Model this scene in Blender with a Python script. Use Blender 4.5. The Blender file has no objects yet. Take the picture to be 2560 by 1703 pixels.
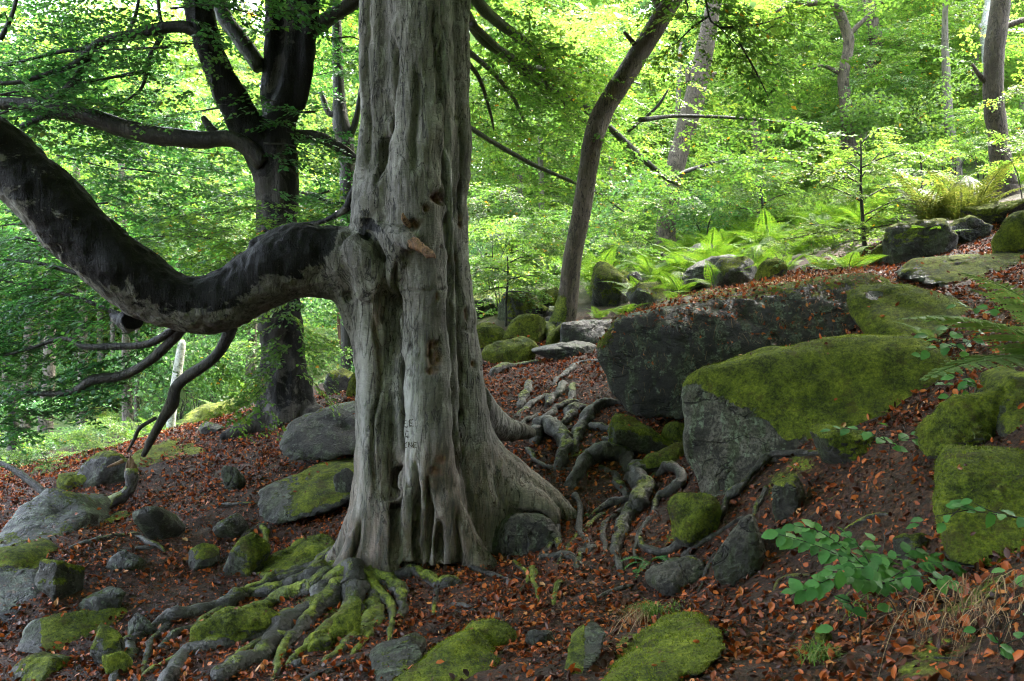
import bpy, bmesh, math, random
import numpy as np
from mathutils import Vector, Matrix

# ------------------------------------------------------------------ camera, sky, sun, exposure
SC = bpy.context.scene
COL = SC.collection
random.seed(7)
RG = np.random.default_rng(11)
F = 2560 * 30 / 36.0            # focal length in photo pixels
CAM = 1.75                      # eye height
cam_d = bpy.data.cameras.new('camera'); cam = bpy.data.objects.new('camera', cam_d); COL.objects.link(cam)
cam_d.lens = 30; cam_d.sensor_width = 36; cam_d.clip_start = .05; cam_d.clip_end = 900
cam.location = (0, 0, CAM); cam.rotation_euler = (math.radians(90), 0, 0)
cam_d.dof.use_dof = True; cam_d.dof.focus_distance = 6.8; cam_d.dof.aperture_fstop = 7
SC.camera = cam
SUN_EL, SUN_AZ = math.radians(52), math.radians(38)      # azimuth from +Y towards +X
sdir = Vector((math.sin(SUN_AZ) * math.cos(SUN_EL), math.cos(SUN_AZ) * math.cos(SUN_EL), math.sin(SUN_EL)))
W = bpy.data.worlds.new('World'); SC.world = W; W.use_nodes = True
wn = W.node_tree.nodes; wl = W.node_tree.links
sky = wn.new('ShaderNodeTexSky'); sky.sky_type = 'NISHITA'; sky.sun_disc = False
sky.sun_elevation = SUN_EL; sky.sun_rotation = SUN_AZ; sky.air_density = 1.0; sky.dust_density = 4.0; sky.ozone_density = 1.0
hs = wn.new('ShaderNodeHueSaturation'); hs.inputs['Saturation'].default_value = .55
wl.new(sky.outputs[0], hs.inputs['Color']); wl.new(hs.outputs[0], wn['Background'].inputs[0])
wn['Background'].inputs[1].default_value = .15
sun_d = bpy.data.lights.new('sun', 'SUN'); sun = bpy.data.objects.new('sun', sun_d); COL.objects.link(sun)
sun_d.energy = 1.5; sun_d.angle = math.radians(25); sun_d.color = (1, .95, .86)
sun.rotation_euler = sdir.to_track_quat('Z', 'Y').to_euler()
SC.view_settings.view_transform = 'Standard'; SC.view_settings.look = 'None'
SC.view_settings.exposure = 4.7; SC.view_settings.gamma = 1
SC.cycles.use_denoising = True; SC.cycles.pixel_filter_type = 'BLACKMAN_HARRIS'; SC.cycles.filter_width = 1.15
SC.cycles.max_bounces = 7; SC.cycles.diffuse_bounces = 4; SC.cycles.glossy_bounces = 2; SC.cycles.transmission_bounces = 4

# ------------------------------------------------------------------ helpers
def P(px, py, d):
    return np.array([(px - 1280) / F * d, d, CAM + (851.5 - py) / F * d])
def _h(i, j, k):
    n = (i * 374761393 + j * 668265263 + k * 1274126177) & 0x7fffffff
    n = ((n ^ (n >> 13)) * 1274126177) & 0x7fffffff
    n = ((n ^ (n >> 15)) * 461845907) & 0x7fffffff
    return ((n ^ (n >> 16)) & 0xffff) / 32767.5 - 1.0
def noise(p):
    p = np.asarray(p, float); i = np.floor(p).astype(np.int64); f = p - i; u = f * f * (3 - 2 * f)
    x, y, z = i[:, 0], i[:, 1], i[:, 2]; ux, uy, uz = u[:, 0], u[:, 1], u[:, 2]
    r = 0
    for a in (0, 1):
        for b in (0, 1):
            for c in (0, 1):
                w = (ux if a else 1 - ux) * (uy if b else 1 - uy) * (uz if c else 1 - uz)
                r = r + w * _h(x + a, y + b, z + c)
    return r
def fbm(p, o=4, lac=2.1, g=.5):
    p = np.asarray(p, float); r = 0; a = 1.
    for k in range(o):
        r = r + a * noise(p + k * 17.3); p = p * lac; a *= g
    return r
def link(o, parent=None):
    COL.objects.link(o)
    if parent is not None: o.parent = parent
    return o
def tag(o, label=None, cat=None, group=None, kind=None):
    if label: o['label'] = label
    if cat: o['category'] = cat
    if group: o['group'] = group
    if kind: o['kind'] = kind
    return o
def mesh(name, V, Fs, mat, smooth=True, attrs=None, mats=None, mi=None):
    """V (N,3); Fs list of int arrays (M,k)"""
    me = bpy.data.meshes.new(name)
    V = np.asarray(V, np.float32)
    if not isinstance(Fs, list): Fs = [Fs]
    Fs = [np.asarray(f, np.int32) for f in Fs if len(f)]
    me.vertices.add(len(V)); me.vertices.foreach_set('co', V.ravel())
    li = np.concatenate([f.ravel() for f in Fs])
    tot = np.concatenate([np.full(len(f), f.shape[1], np.int32) for f in Fs])
    st = np.concatenate([[0], np.cumsum(tot)[:-1]]).astype(np.int32)
    me.loops.add(len(li)); me.loops.foreach_set('vertex_index', li)
    me.polygons.add(len(tot)); me.polygons.foreach_set('loop_start', st)
    if smooth: me.polygons.foreach_set('use_smooth', np.ones(len(tot), bool))
    for m in (mats or [mat]): me.materials.append(m)
    if mi is not None: me.polygons.foreach_set('material_index', np.asarray(mi, np.int32))
    if attrs:
        for k, v in attrs.items():
            a = me.attributes.new(k, 'FLOAT', 'POINT'); a.data.foreach_set('value', np.asarray(v, np.float32))
    me.update(calc_edges=True); me.validate()
    return me
def obj(name, me, parent=None, loc=(0, 0, 0), rot=(0, 0, 0), sc=1):
    o = bpy.data.objects.new(name, me); link(o, parent); o.location = loc; o.rotation_euler = rot
    o.scale = (sc, sc, sc) if np.isscalar(sc) else sc
    return o
def empty(name, loc, label, cat, group=None):
    o = bpy.data.objects.new(name, None); link(o); o.location = loc; o.empty_display_size = .1
    return tag(o, label, cat, group)
def catmull(pts, n):
    pts = np.asarray(pts, float); q = np.vstack([2 * pts[0] - pts[1], pts, 2 * pts[-1] - pts[-2]])
    out = []
    for i in range(len(pts) - 1):
        p0, p1, p2, p3 = q[i:i + 4]
        for t in np.arange(n) / n:
            out.append(.5 * ((2 * p1) + (-p0 + p2) * t + (2 * p0 - 5 * p1 + 4 * p2 - p3) * t * t + (-p0 + 3 * p1 - 3 * p2 + p3) * t ** 3))
    out.append(pts[-1]); return np.array(out)
def tube(pts, rad, seg=10, n=4, wob=0., wsc=6., flat=1., closed=True, seed=0):
    """swept tube through pts (k,3) with radii; returns V, [quads, tris]"""
    d = np.column_stack([np.asarray(pts, float), np.asarray(rad, float)])
    d = catmull(d, n) if len(d) > 2 else np.array([d[0] + (d[1] - d[0]) * t for t in np.linspace(0, 1, n + 1)])
    C, r = d[:, :3], np.maximum(d[:, 3], .0008)
    T = np.gradient(C, axis=0); T /= np.linalg.norm(T, axis=1)[:, None] + 1e-9
    u = np.cross(T[0], [0.3, .2, 1.]); u /= np.linalg.norm(u) + 1e-9
    U = []
    for t in T:
        u = u - t * (u @ t); u /= np.linalg.norm(u) + 1e-9; U.append(u)
    U = np.array(U); Wv = np.cross(T, U)
    a = np.linspace(0, 2 * math.pi, seg, endpoint=False)
    ring = U[:, None] * np.cos(a)[None, :, None] + Wv[:, None] * np.sin(a)[None, :, None] * flat
    R = np.repeat(r[:, None], seg, 1)
    if wob:
        q = (C[:, None] + ring * r[:, None, None]).reshape(-1, 3) * wsc + seed * 3.7
        R = R * (1 + wob * fbm(q, 3).reshape(R.shape))
    V = (C[:, None] + ring * R[:, :, None]).reshape(-1, 3)
    m = len(C); i = np.arange(m - 1)[:, None] * seg; j = np.arange(seg)[None]; k = (j + 1) % seg
    Q = np.stack([i + j, i + k, i + seg + k, i + seg + j], -1).reshape(-1, 4)
    V = np.vstack([V, C[0], C[-1]]); b = m * seg
    jj = np.arange(seg); kk = (jj + 1) % seg
    T3 = np.vstack([np.stack([kk, jj, np.full(seg, b)], 1), np.stack([(m - 1) * seg + jj, (m - 1) * seg + kk, np.full(seg, b + 1)], 1)])
    return V, [Q, T3]
def join(parts):
    Vs, Qs, Ts = [], [], []; o = 0
    for V, Fl in parts:
        Vs.append(V)
        for f in Fl: (Qs if f.shape[1] == 4 else Ts).append(f + o)
        o += len(V)
    r = []
    if Qs: r.append(np.vstack(Qs))
    if Ts: r.append(np.vstack(Ts))
    return np.vstack(Vs), r

# ------------------------------------------------------------------ materials
def mat(name):
    m = bpy.data.materials.new(name); m.use_nodes = True
    return m, m.node_tree.nodes, m.node_tree.links
def ramp(n, stops, interp='LINEAR'):
    r = n.new('ShaderNodeValToRGB'); r.color_ramp.interpolation = interp
    e = r.color_ramp.elements
    while len(e) > 1: e.remove(e[-1])
    e[0].position = stops[0][0]; e[0].color = (*stops[0][1], 1)
    for p, c in stops[1:]:
        x = e.new(p); x.color = (*c, 1)
    return r
def ntex(n, l, vec, scale, detail=5, rough=.6, dist=0., sc3=None):
    if sc3 is not None:
        mp = n.new('ShaderNodeMapping'); mp.inputs['Scale'].default_value = sc3; l.new(vec, mp.inputs[0]); vec = mp.outputs[0]
    t = n.new('ShaderNodeTexNoise'); t.inputs['Scale'].default_value = scale; t.inputs['Detail'].default_value = detail
    t.inputs['Roughness'].default_value = rough; t.inputs['Distortion'].default_value = dist; l.new(vec, t.inputs['Vector'])
    return t.outputs[0]
def math_n(n, l, op, a, b=None, c=None, clamp=False):
    m = n.new('ShaderNodeMath'); m.operation = op; m.use_clamp = clamp
    for i, v in enumerate((a, b, c)):
        if v is None: continue
        if isinstance(v, (int, float)): m.inputs[i].default_value = v
        else: l.new(v, m.inputs[i])
    return m.outputs[0]
def mixc(n, l, fac, a, b, blend='MIX'):
    m = n.new('ShaderNodeMix'); m.data_type = 'RGBA'; m.blend_type = blend
    for s, v in ((m.inputs[0], fac), (m.inputs[6], a), (m.inputs[7], b)):
        if isinstance(v, (int, float)): s.default_value = v
        elif isinstance(v, tuple): s.default_value = (*v, 1)
        else: l.new(v, s)
    return m.outputs[2]
def smooth01(n, l, v, lo, hi):
    m = n.new('ShaderNodeMapRange'); m.interpolation_type = 'SMOOTHSTEP'
    m.inputs[1].default_value = lo; m.inputs[2].default_value = hi; l.new(v, m.inputs[0]); return m.outputs[0]
def attr(n, name):
    a = n.new('ShaderNodeAttribute'); a.attribute_name = name; return a.outputs['Fac']
def bump(n, l, bs, h, dist, strength=1., prev=None):
    b = n.new('ShaderNodeBump'); b.inputs['Distance'].default_value = dist; b.inputs['Strength'].default_value = strength
    l.new(h, b.inputs['Height'])
    if prev is not None: l.new(prev, b.inputs['Normal'])
    if bs is not None: l.new(b.outputs[0], bs.inputs['Normal'])
    return b.outputs[0]

def moss_color(n, l, pos, warm=0.):
    a = ntex(n, l, pos, 6, 5, .65); b = ntex(n, l, pos, 36, 4, .75); d = ntex(n, l, pos, 95, 3, .7)
    s = math_n(n, l, 'ADD', math_n(n, l, 'MULTIPLY', a, .40), math_n(n, l, 'ADD', math_n(n, l, 'MULTIPLY', b, .38), math_n(n, l, 'MULTIPLY', d, .22)))
    r = ramp(n, [(.36, (.005, .008, .0015)), (.44, (.042, .058, .004)), (.52, (.125, .158, .010)), (.62, (.28, .32, .024))])
    l.new(s, r.inputs[0]); br = smooth01(n, l, ntex(n, l, pos, 4.3, 6, .75), .53, .64)
    c = mixc(n, l, math_n(n, l, 'MULTIPLY', br, .6), r.outputs[0], (.060, .040, .010))
    return c, b

def rock_mat(name, moss_bias, dark=1., lichen=.5, use_attr=False, litter=0.):
    m, n, l = mat(name); bs = n['Principled BSDF']
    geo = n.new('ShaderNodeNewGeometry'); pos = geo.outputs['Position']
    sep = n.new('ShaderNodeSeparateXYZ'); l.new(geo.outputs['Normal'], sep.inputs[0])
    n1 = ntex(n, l, pos, 2.3, 6, .65); n2 = ntex(n, l, pos, 14, 6, .7); n3 = ntex(n, l, pos, 95, 3, .7)
    st = ntex(n, l, pos, 9, 5, .6, sc3=(1, 1, .18))
    base = ramp(n, [(.28, (.008, .007, .0055)), (.45, (.024, .022, .018)), (.58, (.048, .045, .039)), (.75, (.11, .105, .094))])
    l.new(math_n(n, l, 'ADD', math_n(n, l, 'MULTIPLY', n1, .5), math_n(n, l, 'MULTIPLY', n2, .5)), base.inputs[0])
    c = mixc(n, l, 1., base.outputs[0], (dark, dark, dark), 'MULTIPLY')
    gr_ = ntex(n, l, pos, 42, 4, .8); sn = ntex(n, l, pos, 3.3, 6, .68, 1.2)
    c = mixc(n, l, smooth01(n, l, gr_, .40, .56), mixc(n, l, 1., c, (.32, .31, .29), 'MULTIPLY'), mixc(n, l, 1., c, (1.35, 1.33, 1.28), 'MULTIPLY'))
    c = mixc(n, l, math_n(n, l, 'MULTIPLY', smooth01(n, l, sn, .50, .57), .72), c, (.007, .0065, .005))
    lf = math_n(n, l, 'MULTIPLY', smooth01(n, l, math_n(n, l, 'ADD', math_n(n, l, 'MULTIPLY', n2, .5), math_n(n, l, 'MULTIPLY', st, .55)), .53, .60), smooth01(n, l, gr_, .44, .54))
    c = mixc(n, l, math_n(n, l, 'MULTIPLY', lf, lichen), c, (.20, .25, .18))
    c = mixc(n, l, math_n(n, l, 'MULTIPLY', smooth01(n, l, st, .46, .62), .6), c, (.026, .036, .008))
    ck = math_n(n, l, 'ABSOLUTE', math_n(n, l, 'SUBTRACT', ntex(n, l, pos, 1.7, 5, .55, .8, sc3=(1, 1, 1.7)), .5))
    ckm = smooth01(n, l, ck, .014, .002); 
    c = mixc(n, l, math_n(n, l, 'MULTIPLY', ckm, .85), c, (.004, .0035, .003))
    mc, mb = moss_color(n, l, pos)
    nm = ntex(n, l, pos, 3.1, 6, .72); nm2 = ntex(n, l, pos, 22, 4, .7)
    mv = math_n(n, l, 'ADD', math_n(n, l, 'MULTIPLY', sep.outputs[2], .42), math_n(n, l, 'ADD', math_n(n, l, 'MULTIPLY', nm, .9), math_n(n, l, 'MULTIPLY', nm2, .55)))
    mv = math_n(n, l, 'ADD', mv, moss_bias - .96)
    if use_attr: mv = math_n(n, l, 'ADD', mv, attr(n, 'moss'))
    mf = smooth01(n, l, mv, -.03, .07)
    c = mixc(n, l, mf, c, mc)
    if litter:
        lt = ntex(n, l, pos, 26, 5, .75)
        lm = math_n(n, l, 'MULTIPLY', smooth01(n, l, sep.outputs[2], .45, .8), smooth01(n, l, math_n(n, l, 'ADD', lt, math_n(n, l, 'MULTIPLY', n1, .4)), .86 - .3 * litter, .98 - .3 * litter))
        c = mixc(n, l, lm, c, (.11, .045, .02))
    l.new(c, bs.inputs['Base Color'])
    ro = n.new('ShaderNodeMapRange'); ro.inputs[3].default_value = .48; ro.inputs[4].default_value = .95; l.new(mf, ro.inputs[0]); l.new(ro.outputs[0], bs.inputs['Roughness'])
    h1 = math_n(n, l, 'SUBTRACT', math_n(n, l, 'ADD', math_n(n, l, 'MULTIPLY', n2, .7), math_n(n, l, 'MULTIPLY', gr_, .6)), math_n(n, l, 'MULTIPLY', ckm, .6))
    b1 = bump(n, l, None, h1, .05, 1.)
    mh = math_n(n, l, 'MULTIPLY', math_n(n, l, 'ADD', math_n(n, l, 'ADD', mb, ntex(n, l, pos, 190, 2, .8)), 1.2), mf)
    bump(n, l, bs, mh, .035, .9, b1)
    bs.inputs['Specular IOR Level'].default_value = .35
    return m

def bark_mat(name, cols, sc=1., moss_bias=-2., wet=False, rough=.75, vstretch=.12, bumpd=.02, streak=26):
    """cols: four tones of bark"""
    m, n, l = mat(name); bs = n['Principled BSDF']
    geo = n.new('ShaderNodeNewGeometry'); pos = geo.outputs['Position']
    sep = n.new('ShaderNodeSeparateXYZ'); l.new(geo.outputs['Normal'], sep.inputs[0])
    v = ntex(n, l, pos, streak * sc, 6, .65, .6, sc3=(1, 1, vstretch)); w = ntex(n, l, pos, 2.2 * sc, 5, .6, sc3=(1, 1, .35)); f = ntex(n, l, pos, 110 * sc, 4, .7)
    hz = ntex(n, l, pos, 70 * sc, 3, .6, sc3=(.25, .25, 1.))
    s = math_n(n, l, 'ADD', math_n(n, l, 'MULTIPLY', v, .40), math_n(n, l, 'ADD', math_n(n, l, 'MULTIPLY', w, .42), math_n(n, l, 'MULTIPLY', f, .18)))
    r = ramp(n, [(.33, cols[0]), (.45, cols[1]), (.55, cols[2]), (.68, cols[3])]); l.new(s, r.inputs[0]); c = r.outputs[0]
    ckn = math_n(n, l, 'ABSOLUTE', math_n(n, l, 'SUBTRACT', ntex(n, l, pos, 9 * sc, 5, .6, 1.4, sc3=(1, 1, vstretch * 1.3)), .5))
    ckm = math_n(n, l, 'MULTIPLY', smooth01(n, l, ckn, .022, .004), smooth01(n, l, w, .38, .52))
    al = ntex(n, l, pos, 1.3, 5, .65); lb = ntex(n, l, pos, 7 * sc, 6, .75, .5, sc3=(1, 1, .45))
    c = mixc(n, l, math_n(n, l, 'MULTIPLY', smooth01(n, l, al, .48, .62), .45), c, (cols[1][0] * .8, cols[1][1] * .95, cols[1][2] * .6))
    c = mixc(n, l, math_n(n, l, 'MULTIPLY', smooth01(n, l, lb, .55, .62), .35), c, cols[3])
    c = mixc(n, l, math_n(n, l, 'MULTIPLY', smooth01(n, l, lb, .42, .36), .35), c, cols[0])
    c = mixc(n, l, math_n(n, l, 'MULTIPLY', ckm, .9), c, (cols[0][0] * .25, cols[0][1] * .25, cols[0][2] * .25))
    c = mixc(n, l, math_n(n, l, 'MULTIPLY', smooth01(n, l, hz, .42, .36), .4), c, cols[0])
    if wet:   # black rain-wet algae crust with clean pale bark showing in patches
        wn_ = ntex(n, l, pos, 2.1, 8, .7, .8); wf = ntex(n, l, pos, 22, 5, .8)
        wv = math_n(n, l, 'ADD', math_n(n, l, 'MULTIPLY', sep.outputs[2], .10), math_n(n, l, 'ADD', math_n(n, l, 'MULTIPLY', wn_, 1.1), math_n(n, l, 'MULTIPLY', wf, .13)))
        wv = math_n(n, l, 'ADD', wv, attr(n, 'wet'))
        wm = smooth01(n, l, wv, .50, .55)
        blk = ramp(n, [(.3, (.0013, .0012, .0012)), (.7, (.0055, .0048, .004))]); l.new(f, blk.inputs[0])
        c = mixc(n, l, wm, c, blk.outputs[0])
        spk = math_n(n, l, 'MULTIPLY', smooth01(n, l, ntex(n, l, pos, 60, 3, .8), .63, .70), .3)
        c = mixc(n, l, math_n(n, l, 'MULTIPLY', spk, wm), c, (.16, .14, .10))
        c = mixc(n, l, math_n(n, l, 'MULTIPLY', attr(n, 'pale'), smooth01(n, l, math_n(n, l, 'ADD', math_n(n, l, 'MULTIPLY', v, .6), math_n(n, l, 'MULTIPLY', lb, .4)), .36, .52)), c, (.33, .325, .31))
        # wounds: bare brown wood
        wd = attr(n, 'wound')
        wr = ramp(n, [(.3, (.012, .007, .004)), (.55, (.10, .05, .028)), (.75, (.26, .15, .08))]); l.new(v, wr.inputs[0])
        c = mixc(n, l, wd, c, wr.outputs[0])
        rs = ramp(n, [(.0, (0, 0, 0)), (1, (1, 1, 1))]); 
        c = mixc(n, l, math_n(n, l, 'MULTIPLY', attr(n, 'rust'), smooth01(n, l, v, .35, .65)), c, (.16, .075, .045))
        rr = n.new('ShaderNodeMapRange'); rr.inputs[3].default_value = .74; rr.inputs[4].default_value = .58; l.new(wm, rr.inputs[0]); l.new(rr.outputs[0], bs.inputs['Roughness'])
    else: bs.inputs['Roughness'].default_value = rough
    mc, mb = moss_color(n, l, pos)
    nm = ntex(n, l, pos, 5, 6, .7); nm2 = ntex(n, l, pos, 34, 3, .7)
    mv = math_n(n, l, 'ADD', math_n(n, l, 'MULTIPLY', sep.outputs[2], .35), math_n(n, l, 'ADD', nm, math_n(n, l, 'MULTIPLY', nm2, .35)))
    mv = math_n(n, l, 'ADD', mv, math_n(n, l, 'ADD', attr(n, 'moss'), moss_bias))
    mf = smooth01(n, l, mv, .0, .14)
    c = mixc(n, l, mf, c, mc)
    l.new(c, bs.inputs['Base Color'])
    if wet:
        sr = n.new('ShaderNodeMapRange'); sr.inputs[3].default_value = .35; sr.inputs[4].default_value = .12; l.new(wm, sr.inputs[0]); spl = sr.outputs[0]
    h = math_n(n, l, 'ADD', math_n(n, l, 'SUBTRACT', v, ckm), math_n(n, l, 'ADD', math_n(n, l, 'MULTIPLY', f, .25), math_n(n, l, 'MULTIPLY', hz, .3)))
    b1 = bump(n, l, None, h, bumpd, .8)
    bump(n, l, bs, math_n(n, l, 'MULTIPLY', math_n(n, l, 'ADD', mb, 1.), mf), .03, .9, b1)
    bs.inputs['Specular IOR Level'].default_value = .3
    if wet: l.new(spl, bs.inputs['Specular IOR Level'])
    return m

def leaf_mat(name, stops, trans=.5, rough=.5, spec=.25, tint=(1., 1., .55), tgain=1.4, var=False):
    m, n, l = mat(name); n.remove(n['Principled BSDF']); out = n['Material Output']
    r = ramp(n, stops)
    if var:
        oi = n.new('ShaderNodeObjectInfo'); geo = n.new('ShaderNodeNewGeometry')
        l.new(math_n(n, l, 'ADD', math_n(n, l, 'MULTIPLY', oi.outputs['Random'], .6), math_n(n, l, 'MULTIPLY', ntex(n, l, geo.outputs['Position'], 60, 4, .7), .45), clamp=True), r.inputs[0])
    else: l.new(attr(n, 'rnd'), r.inputs[0])
    pb = n.new('ShaderNodeBsdfPrincipled'); pb.inputs['Roughness'].default_value = rough; pb.inputs['Specular IOR Level'].default_value = spec
    l.new(r.outputs[0], pb.inputs['Base Color'])
    tr = n.new('ShaderNodeBsdfTranslucent')
    l.new(mixc(n, l, 1., mixc(n, l, 1., r.outputs[0], tint, 'MULTIPLY'), (tgain, tgain, tgain), 'MULTIPLY'), tr.inputs[0])
    mx = n.new('ShaderNodeMixShader'); mx.inputs[0].default_value = trans
    l.new(pb.outputs[0], mx.inputs[1]); l.new(tr.outputs[0], mx.inputs[2]); l.new(mx.outputs[0], out.inputs[0])
    return m

BEECH = [(.017, .0145, .011), (.056, .050, .041), (.122, .112, .096), (.30, .287, .258)]
M_bark = bark_mat('beech_bark', BEECH, moss_bias=-2.1, wet=True)
M_root = bark_mat('root_bark', [(.006, .0055, .005), (.017, .015, .0135), (.046, .042, .038), (.15, .142, .134)], sc=1.3, moss_bias=-1.02, vstretch=.6, rough=.42)
M_root_m = bark_mat('mossy_root_bark', [(.010, .009, .008), (.025, .022, .020), (.052, .047, .043), (.12, .112, .105)], sc=1.3, moss_bias=-.84, vstretch=.6, rough=.5)
M_dark = bark_mat('dark_wet_bark', [(.006, .0055, .005), (.014, .013, .011), (.03, .027, .023), (.11, .095, .075)], moss_bias=-1.5, rough=.5)
M_twig = bark_mat('twig_bark', [(.010, .009, .008), (.018, .016, .013), (.03, .026, .02), (.05, .043, .034)], moss_bias=-2.5, rough=.6)
M_oak = bark_mat('oak_bark', [(.028, .021, .016), (.068, .051, .039), (.115, .088, .069), (.18, .143, .116)], sc=1., moss_bias=-1.55, vstretch=.16, bumpd=.05, streak=34)
M_far = bark_mat('far_bark', [(.05, .042, .034), (.095, .08, .066), (.14, .12, .10), (.22, .19, .16)], moss_bias=-1.4, bumpd=.03)
M_birch = bark_mat('birch_bark', [(.04, .038, .035), (.30, .29, .28), (.48, .47, .45), (.62, .61, .59)], moss_bias=-2.5, vstretch=1.)
M_snag = bark_mat('rotten_wood', [(.05, .025, .014), (.13, .07, .038), (.24, .14, .08), (.36, .24, .15)], sc=1.2, moss_bias=-2., vstretch=.06, bumpd=.03)
M_wood = bark_mat('fresh_split_wood', [(.03, .014, .008), (.09, .045, .022), (.19, .10, .048), (.30, .18, .09)], sc=1.5, moss_bias=-3, vstretch=.3)
M_rock = rock_mat('gritstone', -.20, .62, .5, True)
M_rock_m = rock_mat('mossy_gritstone', .06, .9, .4, True)
M_rock_f = rock_mat('moss_covered_gritstone', .42, .8, .3, True, .12)
M_rock_d = rock_mat('dark_stained_gritstone', -.12, .48, .75, True, .3)
M_rock_g = rock_mat('sandy_pink_gritstone', -.12, 1.5, .15, True)
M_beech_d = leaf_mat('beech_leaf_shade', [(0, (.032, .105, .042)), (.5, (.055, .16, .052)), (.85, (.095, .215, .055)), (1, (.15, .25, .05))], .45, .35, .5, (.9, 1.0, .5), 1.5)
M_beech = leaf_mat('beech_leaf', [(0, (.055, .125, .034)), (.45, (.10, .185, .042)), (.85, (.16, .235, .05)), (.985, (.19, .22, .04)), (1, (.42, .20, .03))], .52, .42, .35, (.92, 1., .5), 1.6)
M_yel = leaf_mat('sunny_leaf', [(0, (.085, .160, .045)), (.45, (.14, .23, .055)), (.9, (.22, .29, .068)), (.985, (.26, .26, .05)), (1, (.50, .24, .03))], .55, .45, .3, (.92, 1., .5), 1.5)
M_blue = leaf_mat('oak_leaf', [(0, (.05, .13, .05)), (.5, (.09, .19, .065)), (.95, (.15, .25, .075)), (1, (.30, .22, .04))], .5, .4, .4, (.95, 1., .6), 1.5)
M_fern = leaf_mat('fern_frond', [(0, (.05, .13, .022)), (.5, (.10, .19, .025)), (1, (.19, .24, .04))], .5, .5, .3, (1, 1, .5), 1.5)
M_poly = leaf_mat('dark_fern_frond', [(0, (.03, .11, .035)), (.6, (.06, .17, .045)), (1, (.11, .22, .05))], .4, .4, .4, (1, 1, .5), 1.3)
M_seed = leaf_mat('seedling_leaf', [(0, (.025, .085, .022)), (.4, (.05, .155, .04)), (.75, (.085, .22, .055)), (.95, (.13, .27, .06)), (1, (.22, .22, .06))], .38, .5, .28, (1, 1, .5), 1.3, var=True)
M_grass = leaf_mat('grass_blade', [(0, (.05, .13, .018)), (.6, (.10, .19, .03)), (.85, (.16, .22, .05)), (1, (.30, .24, .10))], .4, .45, .4)
M_dry = leaf_mat('dry_grass_blade', [(0, (.12, .065, .035)), (.5, (.24, .15, .085)), (1, (.40, .29, .18))], .3, .6, .2, (1, .9, .7), 1.)
M_litter = leaf_mat('fallen_leaf', [(0, (.012, .005, .0035)), (.35, (.050, .014, .006)), (.58, (.20, .046, .012)), (.82, (.36, .090, .017)), (.96, (.38, .15, .045)), (1, (.36, .22, .11))], .15, .5, .25, (1, .7, .4), 1.)
M_mossb = leaf_mat('moss_shoot', [(0, (.03, .045, .004)), (.5, (.105, .14, .011)), (1, (.24, .28, .028))], .35, .8, .1, (1, 1, .5), 1.2)

def ground_mat():
    m, n, l = mat('forest_floor'); bs = n['Principled BSDF']
    geo = n.new('ShaderNodeNewGeometry'); pos = geo.outputs['Position']
    a = ntex(n, l, pos, 1.1, 6, .65); b = ntex(n, l, pos, 17, 6, .75); c3 = ntex(n, l, pos, 80, 4, .75)
    vo = n.new('ShaderNodeTexVoronoi'); vo.inputs['Scale'].default_value = 42; vo.inputs['Randomness'].default_value = 1; l.new(pos, vo.inputs['Vector'])
    r = ramp(n, [(.2, (.006, .0035, .0028)), (.42, (.013, .006, .004)), (.58, (.032, .012, .006)), (.75, (.07, .027, .012))])
    l.new(math_n(n, l, 'ADD', math_n(n, l, 'MULTIPLY', b, .5), math_n(n, l, 'MULTIPLY', c3, .5)), r.inputs[0])
    hsn = n.new('ShaderNodeSeparateColor'); l.new(vo.outputs['Color'], hsn.inputs[0])
    r2 = ramp(n, [(0, (.018, .010, .008)), (.5, (.05, .02, .012)), (.85, (.11, .042, .018)), (1, (.18, .08, .035))]); l.new(hsn.outputs[0], r2.inputs[0])
    c = mixc(n, l, smooth01(n, l, a, .35, .6), r.outputs[0], mixc(n, l, .6, r.outputs[0], r2.outputs[0]))
    # green cover in the far wood
    sp = n.new('ShaderNodeSeparateXYZ'); l.new(pos, sp.inputs[0])
    gm = math_n(n, l, 'MULTIPLY', attr(n, 'green'), smooth01(n, l, a, .12, .35))
    gr = ramp(n, [(.3, (.03, .05, .012)), (.7, (.10, .14, .03))]); l.new(b, gr.inputs[0])
    c = mixc(n, l, gm, c, gr.outputs[0])
    mc, mb = moss_color(n, l, pos)
    mv = math_n(n, l, 'ADD', ntex(n, l, pos, 1.6, 6, .7), math_n(n, l, 'MULTIPLY', ntex(n, l, pos, 18, 4, .7), .3))
    mm = smooth01(n, l, math_n(n, l, 'ADD', mv, attr(n, 'moss')), .74, .86)
    c = mixc(n, l, mm, c, mc)
    l.new(c, bs.inputs['Base Color']); bs.inputs['Roughness'].default_value = .8; bs.inputs['Specular IOR Level'].default_value = .3
    b1 = bump(n, l, None, math_n(n, l, 'ADD', b, math_n(n, l, 'MULTIPLY', c3, .6)), .05, .9)
    bump(n, l, bs, vo.outputs['Distance'], .02, .5, b1)
    return m
M_ground = ground_mat()

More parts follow.
